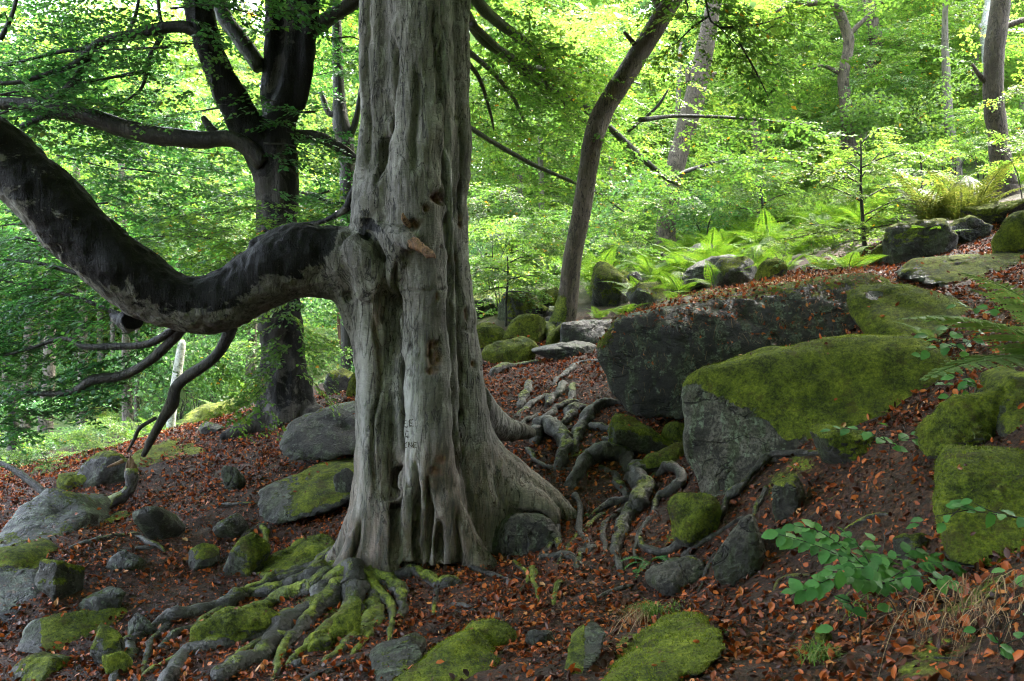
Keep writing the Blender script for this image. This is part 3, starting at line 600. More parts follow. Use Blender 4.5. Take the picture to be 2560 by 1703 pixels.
# ------------------------------------------------------------------ the great beech
D0 = 7.0
def ptube(pl, seg=24, n=6, wob=.10, wsc=3., seed=0, d0=D0):
    """pl: (px, py, depth offset, radius px)"""
    p = np.array([P(a[0], a[1], d0 + a[2]) for a in pl]); r = np.array([a[3] * (d0 + a[2]) / F for a in pl])
    return tube(p, r, seg, n, wob, wsc, seed=seed)
big = [
 [(1042,-900,.28,85),(1042,-400,.28,118),(1040,100,.28,124),(1036,400,.28,128),(1030,650,.28,128),(1035,900,.3,135),(1045,1100,.3,142),(1050,1250,.3,150),(1055,1450,.3,160)],
 [(1045,-900,-.02,70),(1045,-400,-.04,82),(1048,0,-.06,84),(1052,300,-.08,84),(1050,450,-.12,84),(1048,620,-.14,82),(1060,760,-.12,76),(1064,900,-.14,78),(1066,1050,-.15,80),(1070,1160,-.15,74),(1080,1260,-.12,60)],
 [(968,-900,.08,52),(965,-300,.06,60),(958,0,.06,60),(957,250,.05,58),(948,400,.03,60),(940,520,0,62),(938,650,-.05,66),(935,760,-.06,64),(938,880,-.08,56),(942,1000,-.1,54),(944,1100,-.1,54),(940,1200,-.1,56),(935,1290,-.12,60),(930,1370,-.15,66),(928,1450,-.18,72)],
 [(1130,-900,.18,42),(1132,-300,.16,48),(1130,0,.16,50),(1126,250,.16,50),(1128,380,.16,56),(1118,520,.16,52),(1124,650,.16,52),(1138,800,.18,58),(1152,950,.2,62),(1162,1060,.22,68),(1176,1160,.25,82),(1180,1260,.25,95),(1175,1360,.25,100),(1170,1450,.25,100)],
 # seam ridges
 [(1098,-900,-.2,10),(1104,-200,-.21,11),(1110,150,-.21,12),(1112,350,-.19,12),(1122,520,-.17,13),(1128,700,-.17,13),(1131,900,-.19,12),(1136,1050,-.19,12),(1146,1200,-.13,14),(1158,1300,-.08,14)],
 [(1004,-300,-.2,16),(1000,100,-.2,18),(985,300,-.17,16),(972,430,-.18,18),(955,520,-.19,22),(930,585,-.2,26)],
 [(1075,-300,-.24,14),(1078,100,-.26,14),(1082,300,-.27,13),(1078,420,-.28,15)],
 # middle strips between the columns near the foot
 [(1008,760,-.2,22),(1010,900,-.24,24),(1012,1050,-.26,26),(1016,1150,-.26,24),(1014,1250,-.24,26),(1018,1330,-.22,28),(1026,1400,-.22,34)],
 [(1048,1080,-.26,22),(1050,1180,-.26,20),(1056,1280,-.22,19),(1060,1360,-.2,22),(1062,1420,-.18,26)],
 [(1098,1100,-.22,40),(1104,1180,-.22,42),(1115,1260,-.2,44),(1135,1320,-.16,46),(1165,1370,-.14,44),(1200,1405,-.14,36),(1250,1440,-.12,26)],
 [(1090,1200,-.24,26),(1090,1280,-.22,26),(1082,1350,-.22,24),(1074,1410,-.22,26)],
 [(1112,1260,-.22,22),(1118,1340,-.24,20),(1120,1410,-.24,22)],
 [(898,1000,-.02,14),(902,1120,-.03,16),(900,1220,-.04,22),(885,1300,-.06,26),(862,1360,-.08,28),(838,1410,-.1,32),(810,1450,-.1,30)],
 [(925,1250,-.18,36),(905,1330,-.22,38),(885,1390,-.26,40),(860,1430,-.3,40),(830,1470,-.32,36)],
 [(965,1250,-.2,36),(966,1330,-.24,40),(960,1400,-.28,44),(950,1440,-.3,42)],
 # small burls by the limb
 [(880,610,-.24,38),(905,640,-.3,40),(925,690,-.28,40),(915,740,-.2,36)],
 [(958,570,-.24,26),(985,612,-.34,30),(992,650,-.33,26),(985,700,-.28,24),(1000,745,-.22,18)],
 [(918,565,-.12,36),(935,512,-.14,44),(956,455,-.12,40),(972,395,-.08,24)],
 [(1010,500,-.28,22),(1024,545,-.33,20),(1050,560,-.3,18)],
 [(962,585,-.28,28),(1005,596,-.42,26),(1034,610,-.52,19)],
 # right buttress
 [(1170,1080,.3,60),(1215,1150,.34,62),(1268,1195,.36,56),(1325,1225,.36,44),(1380,1258,.34,34),(1425,1288,.3,22),(1452,1310,.28,14)],
 [(1170,1180,.22,70),(1215,1235,.24,58),(1262,1262,.26,44),(1300,1262,.22,30)],
 [(1230,1190,.26,60),(1290,1235,.22,44),(1345,1252,.16,30),(1382,1280,.12,22),(1388,1320,.1,14)],
 # buttress behind, running up the slope
 [(1180,1010,.5,56),(1215,1050,.8,50),(1255,1070,1.1,36),(1300,1078,1.35,24),(1335,1082,1.6,13)],
]
limb = [
 [(-620,-260,-1.1,52),(-380,20,-.95,62),(-160,238,-.75,70),(0,388,-.55,78),(100,482,-.45,80),(200,578,-.35,82),(300,668,-.28,84),(380,728,-.22,82),(460,758,-.18,78),(550,745,-.15,78),(640,708,-.12,84),(720,668,-.1,88),(790,655,-.06,92),(860,662,-.02,98),(940,690,.04,96)],
 [(640,640,-.1,40),(720,610,-.1,46),(775,600,-.08,42),(830,620,-.05,50)],
 [(330,800,-.1,30),(310,805,.0,28),(292,795,.08,20),(283,780,.1,14)],
 [(880,720,-.05,60),(905,790,-.02,52),(925,870,0,46)],
]
V, Fl = join([ptube(b, seed=k) for k, b in enumerate(big)] + [ptube(b, seg=28, wob=.10, wsc=2.2, seed=40 + k) for k, b in enumerate(limb)])
tmp = bpy.data.objects.new('tmp', mesh('tmp', V, Fl, M_bark)); COL.objects.link(tmp)
rm = tmp.modifiers.new('r', 'REMESH'); rm.mode = 'VOXEL'; rm.voxel_size = .016
sm = tmp.modifiers.new('s', 'SMOOTH'); sm.factor = .5; sm.iterations = 4
dg = bpy.context.evaluated_depsgraph_get(); ev = tmp.evaluated_get(dg); me = ev.to_mesh()
nv = len(me.vertices); V = np.empty(nv * 3, np.float32); me.vertices.foreach_get('co', V); V = V.reshape(-1, 3).astype(float)
Nn = np.empty(nv * 3, np.float32); me.vertices.foreach_get('normal', Nn); Nn = Nn.reshape(-1, 3).astype(float)
Fq = np.empty(len(me.loops), np.int32); me.loops.foreach_get('vertex_index', Fq)
npoly = len(me.polygons); Fq = Fq.reshape(npoly, -1)
ev.to_mesh_clear(); bpy.data.objects.remove(tmp)
px_, py_ = pix(V)
front = np.clip(-Nn[:, 1] * 2, 0, 1)
lw = np.clip((860 - px_) / 60, 0, 1)                       # limb weight
# vertical flutes, folds and fine relief of the bark
q = V * np.array([1, 1, .16])
flut = -np.abs(noise(q * 7 + 3)) * .018 + -np.abs(noise(q * 21 + 9)) * .010 + .007 * fbm(V * 14, 3) + .005 * fbm(V * 5, 3)
q2 = V * np.array([.5, 1, 1]) 
lrel = .018 * fbm(V * 4.0, 5) - np.abs(noise(V * 13)) * .014 - .012 * np.clip(noise(V * np.array([22, 22, 6.])), 0, 1)
disp = flut * (1 - lw) + lrel * lw
def groove(pts, wpx, dep):
    """a crack running down the front of the trunk along photo points"""
    global disp
    p = np.array(pts, float); xs = np.interp(py_, p[:, 1], p[:, 0]); ins = (py_ > p[0, 1]) & (py_ < p[-1, 1])
    xs = xs + 5 * noise(np.column_stack([py_ / 40, py_ * 0, py_ * 0 + pts[0][0]]))
    e = np.clip(np.minimum(py_ - p[0, 1], p[-1, 1] - py_) / 60, 0, 1)
    disp = disp - dep * front * ins * e * np.exp(-((px_ - xs) / wpx) ** 2)
groove([(992,650),(990,760),(994,900),(996,1050),(992,1200),(990,1420)], 7, .16)
groove([(978,80),(984,180),(974,300),(955,420),(940,470)], 6, .09)
groove([(1042,150),(1046,260),(1030,340),(1042,440)], 9, .05)
groove([(1090,0),(1092,110),(1098,200),(1094,300)], 7, .06)
groove([(1118,-200),(1116,200),(1122,450),(1134,800),(1142,1000),(1152,1200)], 7, .11)
groove([(918,-200),(914,150),(922,300),(916,430)], 7, .04)
groove([(1040,1150),(1036,1200),(1040,1280),(1044,1440)], 6, .11)
groove([(1148,1280),(1146,1340),(1144,1440)], 6, .10)
groove([(985,1240),(984,1320),(986,1440)], 7, .10)
groove([(905,1290),(892,1350),(880,1440)], 7, .10)
groove([(1070,1180),(1072,1280),(1068,1440)], 6, .11)
groove([(1096,1290),(1100,1360),(1100,1440)], 6, .09)
groove([(1152,280),(1154,420),(1152,560)], 5, .04)
groove([(925,780),(950,870),(955,960),(935,1060),(930,1150),(945,1250)], 5, .035)
groove([(972,800),(978,900),(982,960)], 4, .03)
wound = np.zeros(nv)
for (cx, cy, rx, ry, dp) in [(1086,862,15,12,.05),(1088,895,18,22,.05),(1082,925,16,9,.06),(1076,880,8,26,.05),(1094,492,16,13,.07),(1112,502,12,11,.08),(1068,520,12,9,.05),(1038,560,16,12,.08),(1095,742,5,10,.05),(1152,470,5,16,.05),(1154,555,6,18,.05),(1138,645,5,13,.04),(1105,618,3,3,.04),(1166,785,6,16,.04),(1184,910,5,8,.04),(1102,1150,14,12,.02),(1088,1180,18,12,.02),(985,725,12,30,.06),(868,745,16,14,.10)]:
    g = np.exp(-(((px_ - cx) / rx) ** 2 + ((py_ - cy) / ry) ** 2) ** 1.6) * front
    g = g * np.clip(.75 + .6 * noise(V * 30), 0, 1.2)
    disp = disp - dp * g
    if cy not in (745, 725): wound = np.maximum(wound, np.clip(g * 1.6, 0, 1))
# ring cracks round the bark
for cy, x0, x1 in [(722, 1000, 1130), (560, 1130, 1175), (830, 1135, 1195), (205, 1115, 1180), (290, 1120, 1180), (1225, 1010, 1040)]:
    yy = cy + 8 * noise(np.column_stack([px_ / 35, px_ * 0 + cy, px_ * 0]))
    disp = disp - .018 * front * np.exp(-((py_ - yy) / 2.2) ** 2) * np.clip((px_ - x0) / 15, 0, 1) * np.clip((x1 - px_) / 15, 0, 1)
# carved letters, worn and partly healed
LET = {'E': [(0,0,0,1),(0,0,.7,0),(0,.5,.55,.5),(0,1,.7,1)], 'T': [(0,0,.8,0),(.4,0,.4,1)], 'C': [(.7,.1,.2,0),(.2,0,0,.5),(0,.5,.2,1),(.2,1,.6,.95)], 'N': [(0,0,0,1),(0,0,.7,1),(.7,0,.7,1)], 'O': [(.2,0,.7,.1),(.7,.1,.7,.9),(.7,.9,.2,1),(.2,1,0,.5),(0,.5,.2,0)]}
V = V + Nn * disp[:, None]
wet = -1.0 + 1.00 * np.clip((945 - px_) / 125, 0, 1) * np.clip((760 - py_ + (860 - px_) * .35) / 40, 0, 1)
wet += -.30 * np.clip(-Nn[:, 2] - .1, 0, 1) * (1 - .6 * np.clip((420 - px_) / 100, 0, 1)) + .06 * Nn[:, 2] * lw
wet += np.exp(-(((px_ - 930) / 46) ** 2 + ((py_ - 565) / 62) ** 2)) * .9 + np.exp(-(((px_ - 985) / 40) ** 2 + ((py_ - 590) / 30) ** 2)) * .35
wet += np.exp(-(((px_ - 1135) / 18) ** 2 + ((py_ - 1160) / 75) ** 2)) * .85  # darker narrow strip along the right seam above the foot
wet += (np.clip((px_ - 1185) / 30, 0, 1) * np.clip((1240 - py_) / 60, 0, 1) * (py_ > 1020)) * .35  # darker towards the right flank above the buttress
rust = np.exp(-((px_ - 945) / 14) ** 2) * np.clip((py_ - 680) / 60, 0, 1) * np.clip((1020 - py_) / 200, 0, 1) * .55 + np.clip((py_ - 1080) / 300, 0, .25)
mossa = .95 * np.clip((py_ - 1315 + .35 * np.abs(px_ - 900)) / 90, 0, 1.3) * np.clip((1010 - px_) / 60, 0, 1) + 1.0 * np.clip((py_ - 1355) / 40, 0, 1) * np.clip((px_ - 1060) / 30, 0, 1) * np.clip((1230 - px_) / 40, 0, 1)
mossa += .55 * np.clip((px_ - 1195) / 40, 0, 1) * np.clip((py_ - 1250) / 60, 0, 1) * .6 + .75 * lw * np.clip(Nn[:, 2], 0, 1) * ((px_ > 560) & (px_ < 660))
pale = np.exp(-((px_ - 1022 - 4 * np.sin(py_ / 60)) / 24) ** 2) * np.clip((py_ - 740) / 200, 0, 1) * np.clip((1340 - py_) / 120, 0, 1) * .75 + np.exp(-((px_ - 905) / 14) ** 2) * np.clip((py_ - 780) / 100, 0, 1) * np.clip((1380 - py_) / 100, 0, 1) * .45 + np.exp(-((px_ - 1128) / 9) ** 2) * np.clip((1100 - py_) / 200, 0, 1) * .35
at = {'pale': pale, 'wet': wet, 'wound': wound, 'rust': np.clip(rust, 0, 1), 'moss': mossa}
fc = px_[Fq].mean(1); fy = py_[Fq].mean(1)
is_limb = (fc < 845) & (fy < 900); is_but = (fc > 1240) & (fy > 1090)
base = ground(1020, 1400)
beech = empty('beech_tree', base, 'massive old grey beech with a fluted trunk, low elbow limb and sprawling roots', 'tree')
def sub_mesh(sel, name):
    f = Fq[sel]; ids, inv = np.unique(f, return_inverse=True)
    return mesh(name, V[ids] - base, [inv.reshape(f.shape)], M_bark, attrs={k: v[ids] for k, v in at.items()})
trunk = obj('trunk', sub_mesh(~is_limb & ~is_but, 'trunk'), beech)
limb_o = obj('limb', sub_mesh(is_limb, 'limb'), beech); limb_o['label'] = 'huge black stained limb bent like an elbow'
obj('buttress_root', sub_mesh(is_but, 'buttress_root'), beech)
def wtube(name, parent, org, pl, m, seg=10, n=5, wob=.12, wsc=7., d0=D0, seed=0, extra=None):
    v, f = ptube(pl, seg, n, wob, wsc, seed, d0)
    a = {'moss': np.zeros(len(v)), 'wet': np.zeros(len(v)), 'wound': np.zeros(len(v)), 'rust': np.zeros(len(v))}
    return obj(name, mesh(name, v - org, f, m, attrs=a), parent)
o = wtube('broken_branch', beech, base, [(1030,606,-.5,16),(1042,612,-.56,12.5),(1058,624,-.6,12),(1072,634,-.63,11),(1083,640,-.66,7),(1088,645,-.67,3)], M_wood, 14, 6, .3, 22.)
o['label'] = 'orange freshly split stub of a broken branch'
wtube('broken_branch', beech, base, [(1022,566,-.36,9),(1012,552,-.42,8),(1008,540,-.45,5),(1007,532,-.46,1.5)], M_wood, 10, 5, .3, 22.)
wtube('side_branch', beech, base, [(930,440,.1,16),(900,462,.12,14),(880,492,.14,13),(868,518,.15,11),(845,535,.2,8),(800,556,.3,6),(740,562,.4,4),(690,575,.5,2)], M_bark, 12, 6)
from mathutils.bvhtree import BVHTree
M_cut = bark_mat('old_knife_cut', [(.016, .012, .009), (.040, .030, .021), (.075, .056, .040), (.13, .105, .08)], moss_bias=-3)
sel = (~is_limb & ~is_but) & (np.abs(fc - 1030) < 90) & (np.abs(fy - 1080) < 120)
bv = BVHTree.FromPolygons([tuple(v_) for v_ in V], [tuple(int(i_) for i_ in f_) for f_ in Fq[sel]])
for ch, x0, y0, w_, h_ in [('N',1003,1027,13,13),('E',1009,1051,13,16),('E',1024,1050,13,16),('T',1000,1078,14,14),('C',1014,1078,10,15),('C',1011,1106,10,13),('N',1022,1106,11,13),('E',1034,1106,10,13)]:
    strokes = []
    for (a0, b0, a1, b1) in LET[ch]:
        line = []
        for t_ in np.linspace(0, 1, 5):
            q_ = P(x0 + (a0 + (a1 - a0) * t_) * w_, y0 + (b0 + (b1 - b0) * t_) * h_, 1.) - np.array([0, 0, CAM])
            hit = bv.ray_cast(Vector((0, 0, CAM)), Vector(q_).normalized())
            if hit[0] is not None: line.append(np.array(hit[0]) + RG.normal(0, .0026, 3))
        if len(line) > 2: strokes.append(tube(np.array(line), RG.uniform(.0018, .0046, len(line)), 6, 2))
    if strokes:
        v, f = join(strokes); obj('carved_letter', mesh('carved_letter', v - base, f, M_cut, attrs={'moss': np.zeros(len(v))}), beech)
ROOT_PTS = []
def root(pl, m=None, lift=.15, name='root', parent=beech, org=base, taper=True, wob=.3):
    """roots on the ground: (px, py, radius px[, extra lift m])"""
    p, r = [], []
    for a in pl:
        g = ground(a[0], a[1]); k = g[1] / F; rr = a[2] * k
        p.append(g + np.array([0, 0, rr * lift + (a[3] if len(a) > 3 else 0)])); r.append(rr)
    # ends dive into the soil
    e = p[-1] + (p[-1] - p[-2]) * .4; e[2] -= r[-1] * 2 + .02; p.append(e); r.append(r[-1] * .6)
    s = p[0] + (p[0] - p[1]) * .25; s[2] -= r[0] * 1.2; p.insert(0, s); r.insert(0, r[0] * .9)
    pj = catmull(np.column_stack([np.array(p), np.array(r)]), 3); k_ = len(ROOT_PTS) * 3.1
    wv_ = np.column_stack([noise(pj[:, :3] * 7 + k_), noise(pj[:, :3] * 7 + k_ + 40), .5 * noise(pj[:, :3] * 7 + k_ + 80)])
    pj[:, :3] += wv_ * pj[:, 3:4] * .75; pj[:, 3] *= 1 + .28 * noise(pj[:, :3] * 9 + k_ + 9)
    p, r = pj[:, :3], pj[:, 3]
    v, f = tube(p, r, 14, 3, wob, 14., seed=len(ROOT_PTS), flat=.9)
    ROOT_PTS.append(np.array(p))
    at = {'moss': .25 * fbm(v * 1.7 + len(ROOT_PTS), 2), 'wet': np.zeros(len(v)), 'wound': np.zeros(len(v)), 'rust': np.zeros(len(v))}
    return obj(name, mesh(name, v - org, f, m or M_root, attrs=at), parent)
for pl in [
 [(880,1385,34),(820,1425,30),(760,1460,26),(690,1480,22),(620,1495,21),(560,1515,20),(500,1532,20),(445,1545,20),(395,1562,19),(352,1590,18),(328,1630,16),(318,1670,14),(290,1702,13)],
 [(330,1602,13),(300,1612,12),(268,1622,9)],
 [(700,1580,24),(650,1600,26),(600,1612,26),(545,1620,25),(490,1628,24),(455,1645,22),(437,1675,22),(425,1710,20)],
 [(890,1440,40),(820,1495,34),(760,1545,32),(715,1580,30),(680,1612,26),(640,1650,25),(590,1675,24),(540,1700,22)],
 [(1005,1440,16),(1030,1442,20),(1065,1452,20),(1100,1465,19),(1135,1462,16),(1152,1460,10)],
 [(1092,1480,10),(1088,1500,8),(1085,1530,6),(1082,1558,4)],
 [(1380,1395,9),(1410,1391,10),(1432,1394,9)],
 [(1360,1396,10),(1400,1393,10),(1430,1396,8)],
 [(1480,1372,11),(1455,1384,13),(1446,1405,11),(1444,1425,8)],
 [(1560,1012,12),(1510,1015,17),(1480,1034,16),(1462,1058,18),(1452,1086,18),(1440,1112,14),(1436,1136,9)],
 [(1465,1022,11),(1440,1030,17),(1420,1048,16),(1408,1064,10)],
 [(1435,1005,8),(1395,1018,11),(1372,1038,12),(1350,1056,12),(1348,1072,18,.02),(1380,1086,21,.06),(1404,1112,20,.08),(1412,1145,18,.05),(1402,1165,15)],
 [(1345,1075,18),(1338,1095,16),(1345,1112,11)],
 [(1494,906,6),(1452,910,8),(1430,926,9),(1402,944,9),(1384,962,8)],
 [(1404,962,10),(1398,984,12),(1376,1000,13),(1372,1012,9)],
 [(1432,968,9),(1430,998,10),(1420,1010,8)],
 [(1362,992,7),(1330,1014,9),(1296,1036,9)],
 [(1478,1068,11),(1512,1074,13),(1552,1086,10)],
 [(1312,1124,6),(1330,1132,9),(1337,1146,7)],
 [(1338,1150,6),(1370,1168,7),(1410,1175,6),(1446,1172,4)],
 [(1432,1206,16),(1470,1166,22,.05),(1510,1152,24,.07),(1548,1156,22,.06),(1572,1175,16)],
 [(1508,1172,9),(1540,1196,12),(1556,1225,11),(1566,1244,10)],
 [(1588,1200,24,.04),(1606,1240,25,.06),(1596,1272,24,.06),(1566,1300,20,.04),(1548,1340,18,.03),(1541,1380,14),(1552,1425,9)],
 [(1628,1196,12),(1672,1180,14,.05),(1706,1206,14,.05),(1690,1232,13,.04),(1650,1248,12,.02),(1636,1276,9)],
 [(1568,1256,12,.03),(1522,1266,11,.02),(1484,1286,8)],
 [(1556,1276,8),(1524,1300,8),(1506,1330,8),(1514,1368,6),(1510,1394,3)],
 [(1440,1256,9,.05),(1452,1290,10,.05),(1446,1325,9,.02),(1462,1350,8),(1476,1374,5)],
 [(1384,1296,14,.08),(1388,1330,13,.05),(1376,1368,10,.02),(1348,1394,5)],
 [(1392,1340,10,.03),(1404,1372,8)],
 [(2062,1136,7),(1985,1140,10,.02),(1925,1160,11,.06),(1890,1202,11,.07),(1845,1240,11,.05),(1816,1268,11,.05),(1800,1300,13,.04),(1764,1330,13,.04),(1722,1360,13,.04),(1682,1384,13,.03),(1650,1390,12,.03),(1612,1376,10,.02),(1598,1348,6)],
 [(1850,1296,8),(1806,1326,10),(1764,1352,10),(1722,1382,10),(1690,1402,9),(1660,1404,7)],
 [(1914,1238,6,.04),(1896,1264,8,.02),(1886,1296,7)],
 [(1786,1390,6),(1770,1432,8),(1750,1472,4)],
 [(1572,1470,8),(1530,1480,7),(1490,1500,5)],
 [(348,1344,6),(380,1360,8),(406,1376,5)],
 [(182,1372,7),(240,1352,9),(300,1342,8),(346,1336,6)],
 [(240,1392,4),(300,1380,5),(372,1370,6)],
 [(552,1264,4),(580,1264,7),(626,1262,5)],
 [(1130,1510,5),(1150,1514,7),(1180,1524,6)],
 ]: root(pl)
for pl in [
 [(900,1420,28),(935,1440,26),(975,1468,24),(1002,1486,20),(1008,1520,14),(1003,1545,8)],
 [(920,1455,26),(925,1490,20),(938,1520,20),(920,1560,18),(880,1600,15),(850,1630,13),(815,1656,9)],
 [(945,1550,16),(925,1590,14),(890,1630,10),(868,1650,6)],
 [(870,1470,30),(800,1520,26),(740,1545,26),(690,1570,22),(660,1590,14)],
 [(880,1430,38),(880,1480,34),(870,1520,24)],
 [(342,908,7),(1282,919,1)][:0] or [(1342,908,8),(1284,918,12),(1240,932,14)],
 [(1322,960,10),(1312,986,13),(1304,1012,12)],
 [(1330,1424,9),(1336,1456,9),(1345,1492,5)],
 [(1398,1460,8),(1390,1484,7),(1384,1508,4)],
 [(650,1318,8),(668,1330,10),(662,1360,8),(664,1380,4)],
 [(610,1345,8),(640,1325,9),(660,1318,8)],
 [(2010,1320,8),(1940,1440,8),(1900,1480,6)][:0] or [(2210,1288,6),(2160,1300,9),(2120,1322,8)],
 [(2060,1440,5),(2000,1440,7),(1950,1455,8),(1930,1490,5)],
 ]: root(pl, M_root_m)
for pl in [
 [(850,1400,26),(790,1425,22),(730,1440,20),(670,1462,17),(620,1475,12)],
 [(840,1440,26),(780,1475,22),(700,1505,20),(640,1530,17),(580,1548,12)],
 [(860,1470,28),(810,1510,24),(770,1560,20),(730,1600,18),(700,1650,14),(690,1690,10)],
 [(900,1460,26),(890,1510,22),(860,1550,20),(800,1590,16),(760,1625,12),(720,1660,8)],
 [(830,1425,20),(760,1440,18),(690,1450,14),(650,1440,9)],
 [(930,1450,20),(950,1490,16),(985,1530,12),(975,1580,8)],
 [(700,1600,16),(640,1615,14),(600,1640,12),(570,1660,8)]]: root(pl, M_root_m, lift=.3)
for pl in [
 [(560,1520,12),(500,1560,12),(440,1590,10),(400,1620,7)],
 [(430,1560,10),(380,1610,10),(360,1660,8),(350,1700,6)],
 [(460,1650,12),(400,1670,12),(360,1695,9)],
 [(1180,1420,10),(1220,1440,10),(1270,1450,7)],
 [(1290,1410,7),(1320,1440,7),(1300,1480,4)],
 [(1450,1330,8),(1420,1370,7),(1400,1410,5)],
 [(1520,1100,9),(1560,1120,9),(1600,1115,6)],
 [(1340,1040,8),(1310,1060,8),(1280,1100,6)],
 [(1500,1290,7),(1470,1320,7),(1460,1360,4)],
 [(1620,1300,9),(1600,1330,9),(1590,1380,6),(1600,1420,4)]]: root(pl, lift=.2)
root([(860,1136,16),(830,1140,18),(812,1146,15)], lift=.9, name='root_stub')
root([(930,1640,8),(870,1660,10),(800,1690,10),(760,1710,8)], M_twig)

# ------------------------------------------------------------------ foliage building blocks
def leafset(pos, dr, nr, L, Wd, fold=.18):
    """folded four-point leaves -> V (4N,3)"""
    s = np.cross(nr, dr); s /= np.linalg.norm(s, axis=1)[:, None] + 1e-9
    n2 = np.cross(dr, s); L = L[:, None]; Wd = Wd[:, None]
    b = pos; t = pos + dr * L - n2 * L * .10; m = pos + dr * L * .48
    l_ = m + s * Wd + n2 * Wd * fold; r_ = m - s * Wd + n2 * Wd * fold
    return np.stack([b, r_, t, l_], 1).reshape(-1, 3)
def unit(v): return v / (np.linalg.norm(v, axis=-1)[..., None] + 1e-9)
def spray_template(seed, n_side=5, flat=.22, leaf=.075, droop=.16, ball=False):
    """a beech spray about 0.8 m long: leaves set alternately on a flat fan of twigs"""
    rs = np.random.default_rng(seed); pos, dr, tw = [], [], []
    def twig(p0, a, L, step):
        n = max(2, int(L / step)); q = []
        for k in range(n + 1):
            t = k / n; ang = a + .25 * math.sin(3 * t + seed)
            p = p0 + np.array([math.cos(ang) * L * t, math.sin(ang) * L * t, -droop * (p0[0] + L * t) ** 2 + rs.normal(0, .006)])
            q.append(p)
            if k:
                sd = 1 if k % 2 else -1
                la = ang + sd * rs.uniform(.6, 1.1); pos.append(p); dr.append([math.cos(la), math.sin(la), rs.normal(-.1, .22)])
                if rs.random() < .35: pos.append(p); dr.append([math.cos(ang - sd * .8), math.sin(ang - sd * .8), rs.normal(-.1, .2)])
        tw.append((q[0], q[n // 2], q[-1])); return q
    mq = twig(np.zeros(3), 0., .8, .052)
    for k in range(n_side):
        b = mq[1 + int((k + .3) * (len(mq) - 3) / n_side)]
        twig(b, (1 if k % 2 else -1) * rs.uniform(.5, .95), rs.uniform(.22, .42) * (1 - .3 * k / n_side), .05)
    pos = np.array(pos); dr = unit(np.array(dr)); N = len(pos)
    if ball:      # oak-like bunches: leaves every way round
        pos = pos + rs.normal(0, .09, pos.shape); dr = unit(rs.normal(0, 1, (N, 3)) + np.array([.3, 0, 0])); nr = unit(rs.normal(0, .55, (N, 3)) + [0, 0, 1])
    else: nr = unit(rs.normal(0, flat, (N, 3)) + [0, 0, 1])
    L = rs.uniform(.75, 1.2, N) * leaf
    LV = leafset(pos, dr, nr, L, L * .36)
    tv, tf = [], []
    for a, b, c in tw:
        o = len(tv); w = .004
        for p, ww in ((a, w), (b, w * .8), (c, w * .3)):
            tv += [p + [0, 0, ww], p + [ww, ww, -ww * .5], p + [-ww, -ww, -ww * .5]]
        for r in (0, 3):
            for k in range(3): tf.append([o + r + k, o + r + (k + 1) % 3, o + r + 3 + (k + 1) % 3, o + r + 3 + k])
    return LV, N, np.array(tv), np.array(tf)
TPL = [spray_template(k) for k in range(4)]
TPL_B = [spray_template(20 + k, leaf=.085, ball=True) for k in range(3)]
TPL_C = [spray_template(40 + k, leaf=.15, n_side=3, flat=.4) for k in range(2)]      # coarser, for far crowns
TPL_CB = [spray_template(60 + k, leaf=.15, n_side=3, ball=True) for k in range(2)]
def sprays(name, pos, yaw, pitch, roll, sc, tpl, leafm, twigs=True, org=np.zeros(3), seed=0):
    """numpy-placed sprays joined to one leaf mesh (plus twig faces)"""
    rs = np.random.default_rng(seed); pos = np.asarray(pos); N = len(pos)
    cy, sy = np.cos(yaw), np.sin(yaw); cp, sp = np.cos(pitch), np.sin(pitch); cr, sr = np.cos(roll), np.sin(roll)
    z = np.zeros(N); o = np.ones(N)
    Rz = np.stack([cy, -sy, z, sy, cy, z, z, z, o], 1).reshape(N, 3, 3)
    Ry = np.stack([cp, z, sp, z, o, z, -sp, z, cp], 1).reshape(N, 3, 3)
    Rx = np.stack([o, z, z, z, cr, -sr, z, sr, cr], 1).reshape(N, 3, 3)
    R = Rz @ Ry @ Rx * np.asarray(sc)[:, None, None]
    which = rs.integers(0, len(tpl), N)
    VV, FF, RR, MI = [], [], [], []; off = 0
    for k, (LV, nl, tv, tf) in enumerate(tpl):
        s_ = np.where(which == k)[0]
        if not len(s_): continue
        A_ = np.einsum('nij,kj->nki', R[s_], LV) + pos[s_][:, None] - org
        VV.append(A_.reshape(-1, 3)); nq = len(s_) * nl
        FF.append(np.arange(nq * 4).reshape(-1, 4) + off); off += nq * 4; MI.append(np.zeros(nq, int))
        rv = np.clip(np.repeat(rs.uniform(.1, .75, len(s_)), nl) + rs.normal(0, .16, nq), 0, .97)
        rv[rs.random(nq) < .008] = 1.
        RR.append(np.repeat(rv, 4))
        if twigs:
            B_ = np.einsum('nij,kj->nki', R[s_], tv) + pos[s_][:, None] - org
            VV.append(B_.reshape(-1, 3)); f = (tf[None] + np.arange(len(s_))[:, None, None] * len(tv)).reshape(-1, 4) + off
            FF.append(f); off += len(s_) * len(tv); MI.append(np.ones(len(f), int)); RR.append(np.zeros(len(s_) * len(tv)))
    return mesh(name, np.vstack(VV), [np.vstack(FF)], None, smooth=False, attrs={'rnd': np.concatenate(RR)}, mats=[leafm, M_twig], mi=np.concatenate(MI))
